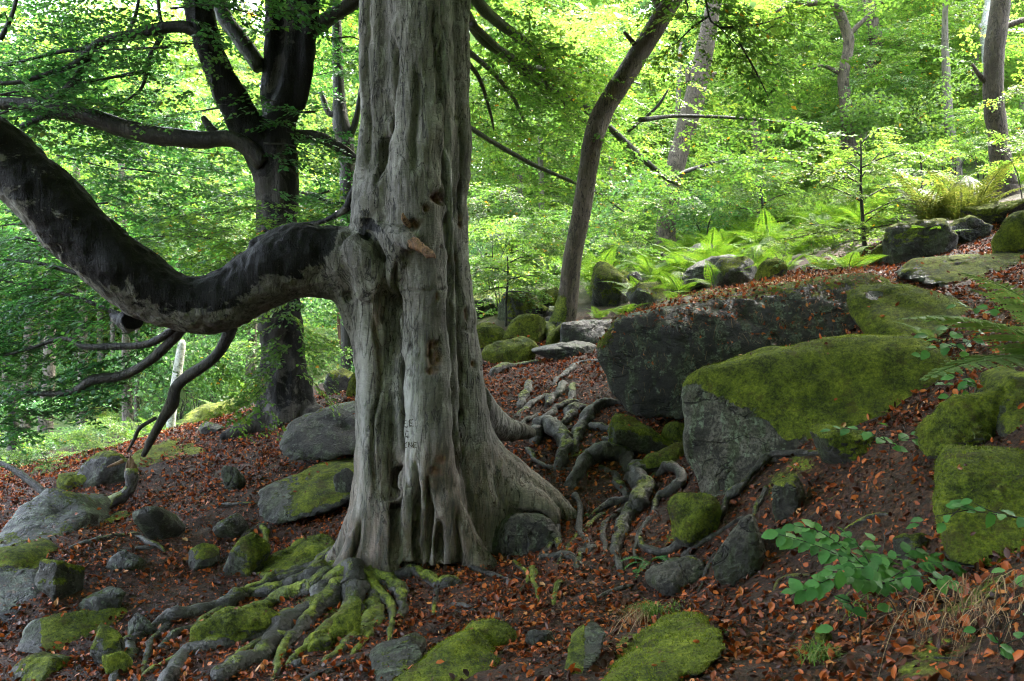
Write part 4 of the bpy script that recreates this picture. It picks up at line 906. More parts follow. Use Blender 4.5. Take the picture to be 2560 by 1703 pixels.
def along(paths, step, jit, seed):
    """sample points and directions along world polylines"""
    rs = np.random.default_rng(seed); ps, ds = [], []
    for pl in paths:
        c = catmull(np.array(pl), 8) if len(pl) > 2 else np.array(pl); seg = np.diff(c, axis=0); ln = np.linalg.norm(seg, axis=1)
        cum = np.concatenate([[0], np.cumsum(ln)]); n = max(1, int(cum[-1] / step))
        for t in np.linspace(0, cum[-1], n):
            k = min(np.searchsorted(cum, t, side='right') - 1, len(ln) - 1); f = (t - cum[k]) / max(ln[k], 1e-6)
            ps.append(c[k] + seg[k] * f + rs.normal(0, jit, 3)); ds.append(seg[k] / max(ln[k], 1e-6))
    return np.array(ps), np.array(ds)
def spray_branches(name, parent, org, paths, step, leafm, tpl=TPL, sc=(.7, 1.2), jit=.1, seed=0, per=1, spread=1.1, droop=.12, kind='stuff'):
    p, d = along(paths, step, jit, seed); rs = np.random.default_rng(seed + 5)
    p = np.repeat(p, per, 0); d = np.repeat(d, per, 0); N = len(p)
    p = p + rs.normal(0, jit, p.shape)
    yaw = np.arctan2(d[:, 1], d[:, 0]) + rs.uniform(-spread, spread, N)
    me_ = sprays(name, p, yaw, rs.normal(droop, .16, N), rs.normal(0, .2, N), rs.uniform(*sc, N), tpl, leafm, True, org, seed)
    o = obj(name, me_, parent); o['kind'] = kind; return o
def px_path(pl, d0): return [P(a[0], a[1], d0 + (a[2] if len(a) > 2 else 0)) for a in pl]
def branch(parent, org, pl, d0, m=M_dark, seg=8, n=5, name='branch', wob=.12):
    """pl: (px, py, depth offset, radius px)"""
    return wtube(name, parent, org, pl, m, seg, n, wob, 6., d0, seed=len(pl))

# ------------------------------------------------------------------ branches and crown of the great beech
# bare twisting branches hanging under the elbow limb
hang = [
 [(590,770,.3,26),(565,850,.35,20),(530,900,.4,19),(470,940,.45,20),(440,970,.5,18),(430,1010,.55,22),(405,1050,.6,17),(380,1095,.65,15),(358,1140,.7,9)],
 [(470,800,.25,24),(430,850,.3,19),(370,905,.35,17),(300,940,.4,16),(230,950,.45,17),(185,978,.5,14),(110,985,.55,9),(40,975,.6,5)],
 [(440,820,.25,14),(370,860,.3,14),(280,866,.35,14),(210,866,.4,11),(160,845,.45,8),(80,870,.5,6),(10,890,.55,4)],
 [(390,1045,.6,7),(350,1070,.62,7),(335,1100,.64,6),(318,1130,.66,4)],
]
for h in hang: branch(limb_o, base, [(a_[0], a_[1], a_[2], a_[3] * .72) for a_ in h], D0)
low_paths = [px_path([(370,905,.4),(300,935,.5),(200,930,.6),(60,930,.7),(-60,930,.8)], D0), px_path([(280,866,.4),(160,800,.6),(20,780,.9),(-80,760,1.)], D0), px_path([(210,960,.5),(100,1000,.6),(-40,1040,.8)], D0),
  px_path([(330,800,1.2),(180,740,1.4),(0,700,1.6)], D0), px_path([(250,700,1.6),(100,660,1.7),(-60,640,1.8)], D0)]
for pl in low_paths[3:]:
    v, f = tube(np.array(pl), np.array([.03, .02, .008]), 6, 5, .1); obj('branch', mesh('branch', v - base, f, M_dark, attrs={k: np.zeros(len(v)) for k in ('moss',)}), limb_o)
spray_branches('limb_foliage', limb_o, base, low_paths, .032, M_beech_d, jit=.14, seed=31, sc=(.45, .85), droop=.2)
# a few leafy shoots just beside and behind the trunk
spray_branches('foliage', beech, base, [px_path([(850,535,.3),(760,560,.5),(640,560,.8),(520,560,1.)], D0), px_path([(700,575,.6),(600,610,.9),(480,600,1.2)], D0)], .06, M_beech, seed=33, sc=(.4, .75), jit=.08)
spray_branches('foliage', beech, base, [px_path([(740,700,1.),(715,800,.9),(690,900,.8),(680,1000,.7)], D0), px_path([(700,780,1.),(760,850,1.),(770,930,1.)], D0), px_path([(690,930,.9),(600,980,1.),(560,940,1.2)], D0)], .07, M_beech, seed=34, sc=(.4, .65), jit=.07, droop=.5)
# boughs from the crown that sweep down to the right behind the trunk
right_boughs = [
 [(1090,-160,1.2,24),(1190,0,1.6,20),(1250,60,1.9,18),(1320,110,2.2,15),(1350,150,2.4,13),(1400,200,2.7,11),(1440,230,2.9,8),(1500,235,3.2,4)],
 [(1120,-40,1.2,22),(1200,90,1.6,17),(1280,150,2.,16),(1340,200,2.3,16),(1400,235,2.6,15),(1470,275,2.9,14),(1550,345,3.2,12),(1610,400,3.5,10),(1665,445,3.7,8),(1700,462,3.9,6)],
 [(1670,448,3.7,7),(1740,420,3.9,6),(1830,398,4.1,4),(1960,392,4.3,2.5)],
 [(1160,120,1.5,10),(1230,180,1.8,8),(1280,240,2.1,7),(1310,300,2.4,5),(1330,335,2.6,3)],
 [(1160,310,1.4,9),(1240,360,1.8,8),(1330,410,2.2,7),(1420,450,2.5,6),(1490,480,2.8,4),(1560,530,3.,2.5)],
 [(1180,60,1.4,11),(1300,160,2.,9),(1400,175,2.6,8),(1500,185,3.1,5),(1600,210,3.5,3)],
 [(1390,240,2.6,8),(1440,290,2.8,7),(1480,315,3.,4)],
 [(1600,300,2.,8),(1700,290,2.2,6),(1850,296,2.4,5),(2010,312,2.6,2.5)],
 [(1570,330,3.,5),(1640,270,3.,5),(1670,225,3.,3)],
 [(1165,150,1.4,8),(1200,200,1.6,7),(1225,280,1.8,5),(1235,325,2.,3)],
]
right_boughs = [[(a[0], a[1], a[2] * 3.4 - 2., a[3] * .8) for a in b] for b in right_boughs]
for b in right_boughs: branch(beech, base, b, D0 + 1.)
rp = [px_path([(a[0], a[1], a[2]) for a in (b[2:] if len(b) > 5 else b[1:])], D0 + 1.) for b in right_boughs]
spray_branches('foliage', beech, base, rp, .07, M_beech, seed=41, sc=(.6, 1.15), jit=.32, per=1, droop=.12)
# big-leaved shoot hanging into view above the leaning oak
hp = [px_path([(1760,-60,0),(1772,40,0),(1800,70,0),(1850,120,0)], 6.5), px_path([(1772,40,0),(1730,70,0),(1690,110,0)], 6.5), px_path([(1800,70,.1),(1900,60,.2),(1960,40,.3)], 6.5), px_path([(1850,110,.1),(1890,180,.2),(1920,240,.3)], 6.5), px_path([(1690,-40,.2),(1720,20,.2),(1690,50,.1)], 6.5)]
for q_ in hp:
    v, f = tube(np.array(q_), np.linspace(.010, .004, len(q_)), 6, 5, .1); obj('branch', mesh('branch', v - base, f, M_twig, attrs={'moss': np.zeros(len(v))}), beech)
spray_branches('foliage', beech, base, hp, .07, M_beech, seed=42, sc=(.45, .75), jit=.06, droop=.35, spread=1.4)
# crown limbs and the unseen canopy, spread right to shade foreground and bank
top = P(1045, -850, D0 + .2)
crown_limbs = []
for k, (dx, dy, dz) in enumerate([(-3.5,-3.,3.2),(3.4,-3.4,3.),(-4.2,2.4,4.),(4.6,2.6,3.4),(.4,-5.,3.6),(0,4.4,5.5),(-1,-.5,7.5),(-6.5,-1.,3.),(2.5,-7,3.2),(-2.5,-7.5,3.)]):
    q_ = [top - [0, 0, .8], top + np.array([dx, dy, dz]) * .35 + [0, 0, .5], top + np.array([dx, dy, dz]) * .7 + [0, 0, .3], top + np.array([dx, dy, dz])]
    crown_limbs.append(q_); v, f = tube(np.array(q_), np.array([.24, .16, .10, .03]), 10, 5, .1, 3.)
    obj('crown_branch', mesh('crown_branch', v - base, f, M_bark, attrs={n_: np.zeros(len(v)) for n_ in ('moss', 'wet', 'wound', 'rust')}), beech)
rs = np.random.default_rng(5); n_can = 1750
th = rs.uniform(0, 2 * math.pi, n_can); rr = 10.4 * np.sqrt(rs.random(n_can)); hz = rs.uniform(0, 1, n_can)
cp_ = np.column_stack([top[0] + 1.2 + rr * np.cos(th), top[1] - 3.6 + rr * np.sin(th), top[2] - .2 + 4.5 * hz * np.sqrt(np.clip(1 - (rr / 10.5) ** 2, 0, 1)) + .02 * rr])
cp_ = cp_ + np.array([1.6, .3, 0]); cp_[:, 2] = np.maximum(cp_[:, 2], CAM + .44 * np.abs(cp_[:, 1]) + 1.4 + rs.uniform(0, 1.5, n_can))
can = obj('crown', sprays('crown', cp_, th + rs.normal(0, .8, n_can), rs.normal(.1, .2, n_can), rs.normal(0, .25, n_can), rs.uniform(1.6, 2.4, n_can), TPL_C, M_beech, False, base, 3), beech); can['kind'] = 'stuff'

# ------------------------------------------------------------------ the forked beech behind it
B2 = ground(720, 1055)
d2 = B2[1] + .3
fork = empty('beech_tree', B2, 'dark forked beech with wet black stems standing behind the elbow limb', 'tree')
stems2 = [
 [(712,1080,0,110),(712,1030,0,88),(712,980,0,76),(708,900,0,66),(702,800,0,62),(698,700,0,60),(692,600,0,60),(690,500,0,62),(688,420,0,66),(690,360,0,62),(705,300,0,46),(722,230,.05,42),(735,150,.1,40),(745,60,.1,38),(752,-60,.1,36),(760,-260,.1,30)],
 [(672,440,0,50),(640,350,-.05,56),(605,300,-.1,50),(565,220,-.15,46),(530,140,-.2,44),(505,60,-.25,44),(488,-40,-.3,42),(470,-200,-.4,34)],
 [(690,340,.1,34),(682,240,.15,34),(688,150,.2,36),(690,60,.2,37),(688,-60,.2,34),(690,-240,.3,28)],
 [(745,270,.0,22),(762,180,-.05,24),(772,80,-.1,26),(780,-20,-.1,26),(785,-200,-.1,22)],
 [(682,1080,-.2,50),(640,1060,-.3,36),(600,1080,-.4,26),(550,1100,-.5,16)],
 [(760,1040,-.1,46),(800,1040,-.15,34),(840,1050,-.2,22)],
 [(750,950,.05,38),(770,1020,-.05,34),(800,1060,-.15,26)],
 [(680,950,-.05,36),(665,1020,-.15,34),(650,1070,-.25,26)],
]
V2, F2 = join([ptube([(a_[0], a_[1], a_[2], a_[3] * .86) for a_ in b], 18, 6, .10, 2.5, 60 + k, d2) for k, b in enumerate(stems2)])
tmp = bpy.data.objects.new('tmp', mesh('tmp', V2, F2, M_dark)); COL.objects.link(tmp)
rm = tmp.modifiers.new('r', 'REMESH'); rm.mode = 'VOXEL'; rm.voxel_size = .028
sm = tmp.modifiers.new('s', 'SMOOTH'); sm.iterations = 3
dg = bpy.context.evaluated_depsgraph_get(); ev = tmp.evaluated_get(dg); me = ev.to_mesh()
nv2 = len(me.vertices); V2 = np.empty(nv2 * 3, np.float32); me.vertices.foreach_get('co', V2); V2 = V2.reshape(-1, 3).astype(float)
N2 = np.empty(nv2 * 3, np.float32); me.vertices.foreach_get('normal', N2); N2 = N2.reshape(-1, 3)
Fq2 = np.empty(len(me.loops), np.int32); me.loops.foreach_get('vertex_index', Fq2); Fq2 = Fq2.reshape(-1, 4)
ev.to_mesh_clear(); bpy.data.objects.remove(tmp)
V2 = V2 + N2 * ((-np.abs(noise(V2 * [1, 1, .14] * 6)) * .05 + .012 * fbm(V2 * 9, 3)))[:, None]
p2x, p2y = pix(V2)
wet2 = .02 + .18 * noise(V2 * np.array([3.5, 3.5, .5])) - .18 * np.clip((p2y - 300) / 300, 0, 1)
M_bark2 = bark_mat('forked_beech_bark', [(.008, .007, .006), (.022, .019, .016), (.042, .037, .031), (.085, .077, .065)], moss_bias=-1.75, wet=True)
obj('trunk', mesh('trunk', V2 - B2, [Fq2], M_bark2, attrs={'wet': wet2, 'wound': np.zeros(nv2), 'rust': np.zeros(nv2), 'moss': .55 * np.clip((p2y - 900) / 130, 0, 1) + .3 * np.clip(N2[:, 0] * (p2y < 400), 0, 1)}), fork)
br2 = [
 [(505,90,-.3,22),(460,68,-.35,20),(400,72,-.4,19),(330,88,-.45,18),(270,100,-.5,16),(230,120,-.55,15),(190,160,-.6,10),(120,185,-.65,8),(50,205,-.7,7),(-40,210,-.75,5)],
 [(225,118,-.5,15),(215,150,-.5,14),(195,190,-.5,14),(170,220,-.5,12),(130,245,-.5,10),(95,262,-.5,6)],
 [(270,100,-.5,9),(220,118,-.55,7),(150,130,-.6,6),(60,152,-.7,4),(-30,180,-.8,3)],
 [(660,410,-.2,32),(590,350,-.3,26),(500,350,-.4,28),(400,340,-.5,30),(310,320,-.55,30),(230,295,-.6,28),(150,275,-.65,26),(80,262,-.7,24),(0,258,-.75,20),(-90,245,-.8,14)],
 [(260,315,-.6,13),(190,298,-.65,12),(120,290,-.7,11),(50,318,-.75,8)],
 [(540,330,-.3,12),(525,318,-.3,13),(512,300,-.3,11),(508,292,-.3,8)],
 [(652,170,.15,26),(600,95,.2,26),(560,40,.25,25),(540,-20,.3,24),(510,-140,.3,18)],
 [(775,75,0,26),(830,40,-.1,24),(880,10,-.15,22),(930,-40,-.2,18)],
 [(405,90,-.4,8),(375,140,-.4,7),(365,175,-.4,7),(300,190,-.4,5),(220,205,-.4,3)],
 [(368,180,-.4,6),(350,225,-.4,5),(300,262,-.4,3)],
 [(320,80,-.4,7),(338,40,-.4,6),(350,-20,-.4,5)],
 [(405,70,-.4,7),(398,30,-.4,6),(392,-30,-.4,4)],
 [(740,340,.1,22),(800,345,.1,20),(850,370,.1,18),(890,400,.1,14)],
 [(0,100,-.8,8),(25,50,-.8,7),(40,0,-.8,6),(42,-60,-.8,5)],
]
for b in br2: branch(fork, B2, [(a_[0], a_[1], a_[2], a_[3] * .8) for a_ in b], d2)
fp = [px_path([(a[0], a[1], a[2]) for a in b], d2) for b in (br2[0], br2[1], br2[2], br2[8], br2[9], br2[13])]
spray_branches('foliage', fork, B2, fp, .085, M_blue, seed=51, sc=(.6, 1.15), jit=.45, per=1)
# drooping layered sprays between the stems
rs = np.random.default_rng(77); lay = []
for k in range(46):
    x0, y0 = rs.uniform(-80, 860), rs.uniform(-60, 700); dd = rs.uniform(-1.2, 2.2); ln = rs.uniform(90, 260); s_ = rs.choice([-1, 1])
    lay.append(px_path([(x0, y0, dd), (x0 + s_ * ln * .5, y0 + rs.uniform(-10, 30), dd + .1), (x0 + s_ * ln, y0 + rs.uniform(0, 50), dd + .2)], d2))
for q_ in lay:
    v, f = tube(np.array(q_), np.array([.016, .011, .004]), 5, 4, .1); obj('twig', mesh('twig', v - B2, f, M_twig, attrs={'moss': np.zeros(len(v))}), fork)
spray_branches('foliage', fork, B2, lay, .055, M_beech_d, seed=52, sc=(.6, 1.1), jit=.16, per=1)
n2c = 160; th = rs.uniform(0, 2 * math.pi, n2c); rr = 5.5 * np.sqrt(rs.random(n2c)); ct = P(700, -420, d2)
c2 = np.column_stack([ct[0] - 1 + rr * np.cos(th), ct[1] + rr * np.sin(th), ct[2] + rs.uniform(-.8, 4, n2c)])
o = obj('crown', sprays('crown', c2, th, rs.normal(.1, .2, n2c), rs.normal(0, .25, n2c), rs.uniform(1.4, 2.2, n2c), TPL_C, M_beech, False, B2, 4), fork); o['kind'] = 'stuff'

# ------------------------------------------------------------------ leaning oak
OB = ground(1412, 812); od = OB[1]
oak = empty('oak_tree', OB, 'leaning slender oak with brown ridged bark and a mossy foot among boulders', 'tree')
ov, of = ptube([(a_[0], a_[1], a_[2], a_[3] * .78) for a_ in [(1385,845,0,46),(1408,800,0,40),(1422,730,0,33),(1432,640,0,31),(1452,540,0,31),(1470,430,0,31),(1482,350,0,32),(1508,280,.1,33),(1550,210,.1,33),(1600,130,.2,32),(1650,50,.2,31),(1690,-20,.3,30),(1730,-140,.4,27),(1760,-300,.5,20)]], 24, 8, .06, 4., 3, od)
opx, opy = pix(ov)
obj('trunk', mesh('trunk', ov - OB, of, M_oak, attrs={'moss': 1.1 * np.clip((opy - 690) / 60, 0, 1) * np.clip((1425 - opx) / 10, -.4, 1)}), oak)
for pl in [[(1395,800,26),(1372,815,20),(1352,835,14)], [(1385,815,22),(1378,840,16),(1382,858,10)], [(1400,815,18),(1405,838,14),(1412,850,8)], [(1390,780,14),(1360,790,10),(1330,800,6)]]:
    o = root(pl, M_root_m, parent=oak, org=OB)
for b in [[(1740,-160,.4,12),(1800,-200,.6,9),(1900,-240,1,4)], [(1600,130,.2,7),(1585,110,.1,6),(1560,80,0,4)], [(1660,40,.2,10),(1600,-60,.6,8),(1520,-120,1,4)]]: branch(oak, OB, b, od, M_oak)
oc = P(1760, -330, od + .5); n3 = 260; th = rs.uniform(0, 2 * math.pi, n3); rr = 3.2 * np.sqrt(rs.random(n3))
o = obj('crown', sprays('crown', np.column_stack([oc[0] + rr * np.cos(th), oc[1] + rr * np.sin(th), oc[2] + rs.uniform(-.6, 2.4, n3)]), th, rs.normal(.1, .3, n3), rs.normal(0, .3, n3), rs.uniform(1.2, 2, n3), TPL_CB, M_yel, False, OB, 9), oak); o['kind'] = 'stuff'

# ------------------------------------------------------------------ trees of the wood behind
def crown_mesh(name, seed, n, rx, rz, tpl, leafm, sc, layered=True):
    rs = np.random.default_rng(seed); ncl = max(5, n // 14)
    c = unit(rs.normal(0, 1, (ncl, 3))) * (rs.random(ncl) ** .45)[:, None]
    which = rs.integers(0, ncl, n); p = c[which] + rs.normal(0, .17, (n, 3)) * [1, 1, .35 if layered else .9]
    p = p * [rx, rx, rz]; yaw = np.arctan2(p[:, 1], p[:, 0]) + rs.normal(0, .7, n)
    return sprays(name, p, yaw, rs.normal(.1, .22, n), rs.normal(0, .25, n), rs.uniform(*sc, n), tpl, leafm, True, np.zeros(3), seed)
CR = {'y': [crown_mesh('crown', 1, 190, 3.2, 3.6, TPL, M_yel, (.8, 1.5)), crown_mesh('crown', 2, 200, 3.6, 3.2, TPL_B, M_yel, (.8, 1.5), False)],
      'g': [crown_mesh('crown', 3, 190, 3.2, 3.6, TPL, M_beech, (.8, 1.5)), crown_mesh('crown', 4, 200, 3.4, 3.4, TPL_B, M_blue, (.8, 1.5), False)],
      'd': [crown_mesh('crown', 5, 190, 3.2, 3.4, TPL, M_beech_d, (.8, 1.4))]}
BU = {'y': [crown_mesh('foliage', 11, 90, 1.25, .85, TPL, M_yel, (.5, .9)), crown_mesh('foliage', 12, 90, 1.3, .9, TPL_B, M_yel, (.5, .9), False)],
      'g': [crown_mesh('foliage', 13, 90, 1.25, .85, TPL, M_beech, (.5, .9)), crown_mesh('foliage', 14, 90, 1.2, 1., TPL_B, M_blue, (.5, .9), False)],
      'd': [crown_mesh('foliage', 15, 90, 1.2, .85, TPL, M_beech_d, (.5, .9))]}
def bgtree(label, path, d, cols='y', m=M_far, crowns=(), group=None, name='tree', brs=()):
    """path: (px, py, radius px) from the foot up; crowns: (px, py, ddepth, scale, kind)"""
    b = P(path[0][0], path[0][1], d); g = H(b[0], b[1])[0]
    org = np.array([b[0], b[1], g])
    t = empty(name, org, label, 'tree', group)
    pl = [(a[0], a[1], 0, a[2]) for a in path]
    v, f = ptube(pl, 14, 6, .10, 3., int(path[0][0]), d)
    low = np.array([[b[0], b[1], min(g, b[2]) - .3], b, b + (b - [b[0], b[1], g]) * .01 + [0, 0, .02]])
    v2, f2 = tube(low, np.array([path[0][2] * 1.35, path[0][2] * 1.03, path[0][2]]) * d / F, 14, 4, .05)
    v, f = join([(v, f), (v2, f2)]) if b[2] > g + .05 else (v, f)
    obj('trunk', mesh('trunk', v - org, f, m, attrs={'moss': .25 * fbm(v * .8, 2)}), t)
    for q_ in brs: branch(t, org, [(a[0], a[1], 0, a[2]) for a in q_], d, m)
    for (cx, cy, dd, s_, kd) in crowns:
        k = CR[kd]; c = obj('crown', k[int(cx) % len(k)], t, P(cx, cy, d + dd) - org, (0, 0, cx * .7), s_); c['kind'] = 'stuff'
    return t
bgtree('thick leaning brown trunk with a broken snag stub in the bright glade', [(1664,600,26),(1668,540,24),(1680,460,24),(1700,370,23),(1735,250,25),(1752,170,24),(1768,90,22),(1785,0,20),(1800,-120,16)], 21, m=M_oak, crowns=[(1800,-60,1,1.1,'y'),(1660,120,3,1.,'y'),(1600,330,4,.8,'y')], brs=[[(1735,235,10),(1722,205,8),(1718,170,5)], [(1740,215,10),(1780,190,8),(1790,180,3)]])
bgtree('sinuous grey oak trunk with bends high above the sapling', [(2135,520,24),(2130,450,22),(2120,330,16),(2112,240,15),(2108,190,14),(2122,110,13),(2110,60,13),(2085,0,12),(2060,-80,9)], 23, m=M_oak, crowns=[(2080,-80,1,1.2,'y'),(2010,150,2.5,.9,'y'),(2160,330,2.,.8,'g')], brs=[[(2118,90,7),(2160,50,6),(2190,20,3)], [(2080,0,8),(2020,10,7),(1980,8,5),(1940,30,3)], [(2110,190,6),(2060,165,4),(2030,172,2)]])
bgtree('crooked oak trunk with an S bend beside the sinuous grey one', [(2130,500,18),(2150,330,17),(2165,235,16),(2180,170,16),(2192,115,17),(2182,60,15),(2172,15,14),(2150,-80,10)], 26, m=M_oak, crowns=[(2200,-60,1,1.2,'g'),(2260,120,3,1.1,'y'),(2300,300,4,1.,'g')], brs=[[(2175,10,8),(2210,0,7),(2260,-30,4)], [(2190,130,5),(2250,110,5),(2310,80,3)]])
bgtree('dark stout oak trunk rising from ferns at the right border', [(2515,470,28),(2502,400,25),(2492,320,24),(2484,230,24),(2486,130,24),(2496,50,24),(2506,-20,24),(2520,-150,20)], 15.5, m=bark_mat('dark_oak_bark', [(.022, .016, .013), (.05, .036, .029), (.085, .062, .052), (.13, .10, .085)], moss_bias=-1.7, vstretch=.2, bumpd=.05, streak=34), crowns=[(2560,-150,.5,1.,'y')], brs=[[(2500,70,8),(2560,50,7),(2620,30,4)], [(2490,230,7),(2450,190,6),(2430,160,3)]])
bgtree('white birch trunk partly hidden by the dark stout oak', [(2500,450,10),(2478,300,10),(2468,180,10),(2460,80,9),(2470,10,8),(2475,-90,6)], 24, m=M_birch, crowns=[(2440,-60,2,1.,'g'),(2420,180,3,.9,'y')], name='birch_tree', brs=[[(2470,90,6),(2455,70,5),(2448,60,4)]])
bgtree('thin grey leaning trunk left of the dark stout oak', [(2390,400,13),(2376,330,13),(2368,250,12),(2365,180,10),(2362,90,8),(2365,-40,6)], 22, m=M_far, crowns=[(2340,-30,1,1.,'g'),(2330,200,2,.8,'g')])
bgtree('short forked dead stub above the glade ferns', [(1900,420,10),(1893,370,12),(1888,320,11),(1882,305,6)], 24, m=M_oak, brs=[[(1893,355,8),(1915,362,7),(1922,368,3)]])
bgtree('pale straight trunk deep in the glade', [(1850,600,12),(1850,540,11),(1848,480,9),(1846,400,7)], 33, m=M_far, crowns=[(1850,330,0,1.,'y')])
bgtree('thin pale trunk left of the straight one deep in the glade', [(1815,590,7),(1814,520,6),(1812,470,5)], 36, m=M_far, crowns=[(1800,380,0,1.1,'y')])
bgtree('dead broken brown snag beside the beech trunk', [(882,930,14),(872,900,15),(862,860,13),(853,820,10),(848,795,6),(845,780,2)], 15, m=M_snag, name='snag')
bgtree('dark upright stem between the forked beech and the great trunk', [(870,1000,16),(868,700,18),(868,400,20),(856,330,22),(850,280,18),(846,200,14),(842,60,12),(840,-60,8)], 14.5, m=M_dark, crowns=[(900,-80,1,.9,'g')], brs=[[(858,330,12),(840,290,10),(820,280,8),(800,220,5)], [(868,360,10),(890,300,8),(905,200,5)]])
bgtree('pale peeling dead birch pole down in the valley', [(425,1095,12),(430,1030,11),(440,960,12),(450,890,11),(455,860,9),(457,850,4)], 17, m=M_birch, name='snag')
for (lab, pth, d, cr, m) in [
 ('straight brown trunk beside the valley path', [(320,1085,14),(318,1000,12),(316,900,11),(314,780,10),(310,600,9),(300,300,7)], 20, [(300,420,1,.9,'g'),(260,200,1,1.1,'g')], M_far),
 ('slim trunk twinned with the straight brown one by the path', [(343,1070,8),(342,1000,7),(344,900,6),(340,700,5)], 21.5, [(360,560,1,.8,'g')], M_far),
 ('trunk where the valley path fades', [(398,1010,10),(400,940,10),(404,860,9),(404,700,8)], 27, [(420,560,1,1.1,'y')], M_far),
 ('trunk with a low bend left of the dead birch pole', [(436,965,10),(434,900,10),(438,820,9),(450,640,8)], 28, [(480,480,1,1.1,'g')], M_far),
 ('knobbly trunk right of the dead birch pole', [(522,1000,11),(518,930,12),(520,880,11),(500,830,10),(490,700,9)], 24, [(560,520,1,1.,'g')], M_far),
 ('thick pale trunk at the edge of the valley bushes', [(112,1110,18),(116,1020,17),(122,930,15),(126,800,13),(130,600,11)], 17, [(100,480,1,.8,'g')], M_far),
 ('trunk half hidden by the drooping beech leaves', [(205,1030,12),(208,900,12),(206,780,11),(200,640,10),(190,400,8)], 22, [(150,300,1,1.1,'g')], M_far),
 ('pale trunk glimpsed between the hanging branch and the forked beech', [(625,1010,14),(626,950,13),(630,860,12),(634,700,10)], 20, [(640,640,2,.9,'g')], M_far),
 ('grey trunk standing far behind the forked beech', [(582,980,8),(580,900,8),(580,780,7)], 30, [(580,640,0,1.2,'y')], M_far),
 ('slender trunk far behind the valley boulder', [(250,985,8),(252,900,8),(250,780,7)], 32, [(230,640,0,1.2,'y')], M_far),
 ('stooping mossy trunk at the left border of the valley', [(60,1130,12),(66,1000,12),(70,860,11),(80,740,10),(100,600,8)], 18, [(20,560,1,.8,'d')], M_far),
 ('dark old trunk by the left border below the fallen branch', [(38,1230,16),(36,1160,15),(34,1080,13),(30,960,11)], 13, [], M_dark)]:
    bgtree(lab, pth, d, m=m, crowns=cr)
rs = np.random.default_rng(99)
for k in range(46):      # slender trees closing the view in the far wood
    px = -150 + k * 84 + rs.uniform(-30, 30); d = rs.uniform(27, 42)
    if k >= 42: px = -230 - (k - 42) * 90
    elif k >= 34: d = rs.uniform(26, 36)
    x = (px - 1280) / F * d; gz = H(x, d)[0]; py = 851.5 - (gz - CAM) / d * F
    r_ = rs.uniform(5, 9); hgt = rs.uniform(7, 10) / d * F
    kd = ('g' if rs.random() < .6 else 'y') if px < 1000 else ('y' if rs.random() < .7 else 'g')
    bgtree('slender tree trunk with leafy crown in the far wood', [(px, py, r_ * 1.2), (px + rs.uniform(-8, 8), py - hgt * .4, r_), (px + rs.uniform(-14, 14), py - hgt, r_ * .6)], d,
        m=M_far, crowns=[(px + rs.uniform(-50, 50), py - hgt * .95, 0, rs.uniform(1., 1.4), kd), (px + rs.uniform(-90, 90), py - hgt * .5, rs.uniform(-2, 2), rs.uniform(.7, 1.1), kd)], group='slender trees closing the view in the far wood')
# far-off wall of woodland beyond the last countable trunks; foreground shade ring added
rs = np.random.default_rng(123); nf = 4300
fx = rs.uniform(-1, 1, nf); fd = rs.uniform(38, 58, nf); xx = fx * .95 * fd; zz = H(xx, fd) + rs.uniform(0, 1, nf) ** 1.1 * np.where(fx < -.25, 17, 23)
rs2 = np.random.default_rng(321); nb = 1000; ab = rs2.uniform(math.radians(205), math.radians(365), nb); rb = rs2.uniform(11, 17, nb)  # unseen leaf ring behind the camera, added to cut side light on the foreground
xx = np.concatenate([xx, rb * np.cos(ab)]); fd = np.concatenate([fd, 1 + rb * np.sin(ab)]); zz = np.concatenate([zz, H(xx[nf:], fd[nf:]) + rs2.uniform(0, 12, nb)]); nf += nb
tag(obj('far_wood_and_shade_ring', sprays('far_wood_and_shade_ring', np.column_stack([xx, fd, zz]), rs.uniform(0, 6.3, nf), rs.normal(.1, .3, nf), rs.normal(0, .3, nf), rs.uniform(2.8, 4.6, nf), TPL_CB, M_yel, False, np.zeros(3), 8)), 'wall of green leaves closing the wood beyond the last trunks, with an added unseen ring for shade', 'woodland', kind='stuff')

# ------------------------------------------------------------------ bushes and saplings
def bush(label, px, py, d, s_, kd, group=None, name='bush', zoff=.55):
    x = (px - 1280) / F * d; gz = H(x, d)[0]; z = CAM + (851.5 - py) / F * d
    org = np.array([x, d, gz]); t = empty(name, org, label, 'bush', group)
    k = BU[kd]; c = obj('foliage', k[int(px) % len(k)], t, (0, 0, max(z - gz, .35 * s_)), (0, 0, px * 1.3), s_); c['kind'] = 'stuff'
    top_ = max(z - gz, .4 * s_) * .8
    for a in range(3):
        e = np.array([math.cos(a * 2.1 + px) * .4 * s_, math.sin(a * 2.1 + px) * .4 * s_, top_ * 1.05])
        v, f = tube(np.array([[0, 0, -.1], e * [.3, .3, .55], e]), np.array([.014, .009, .003]) * s_, 6, 4, .1)
        obj('stem', mesh('stem', v, f, M_twig, attrs={'moss': np.zeros(len(v))}), t)
    return t
rs = np.random.default_rng(44)
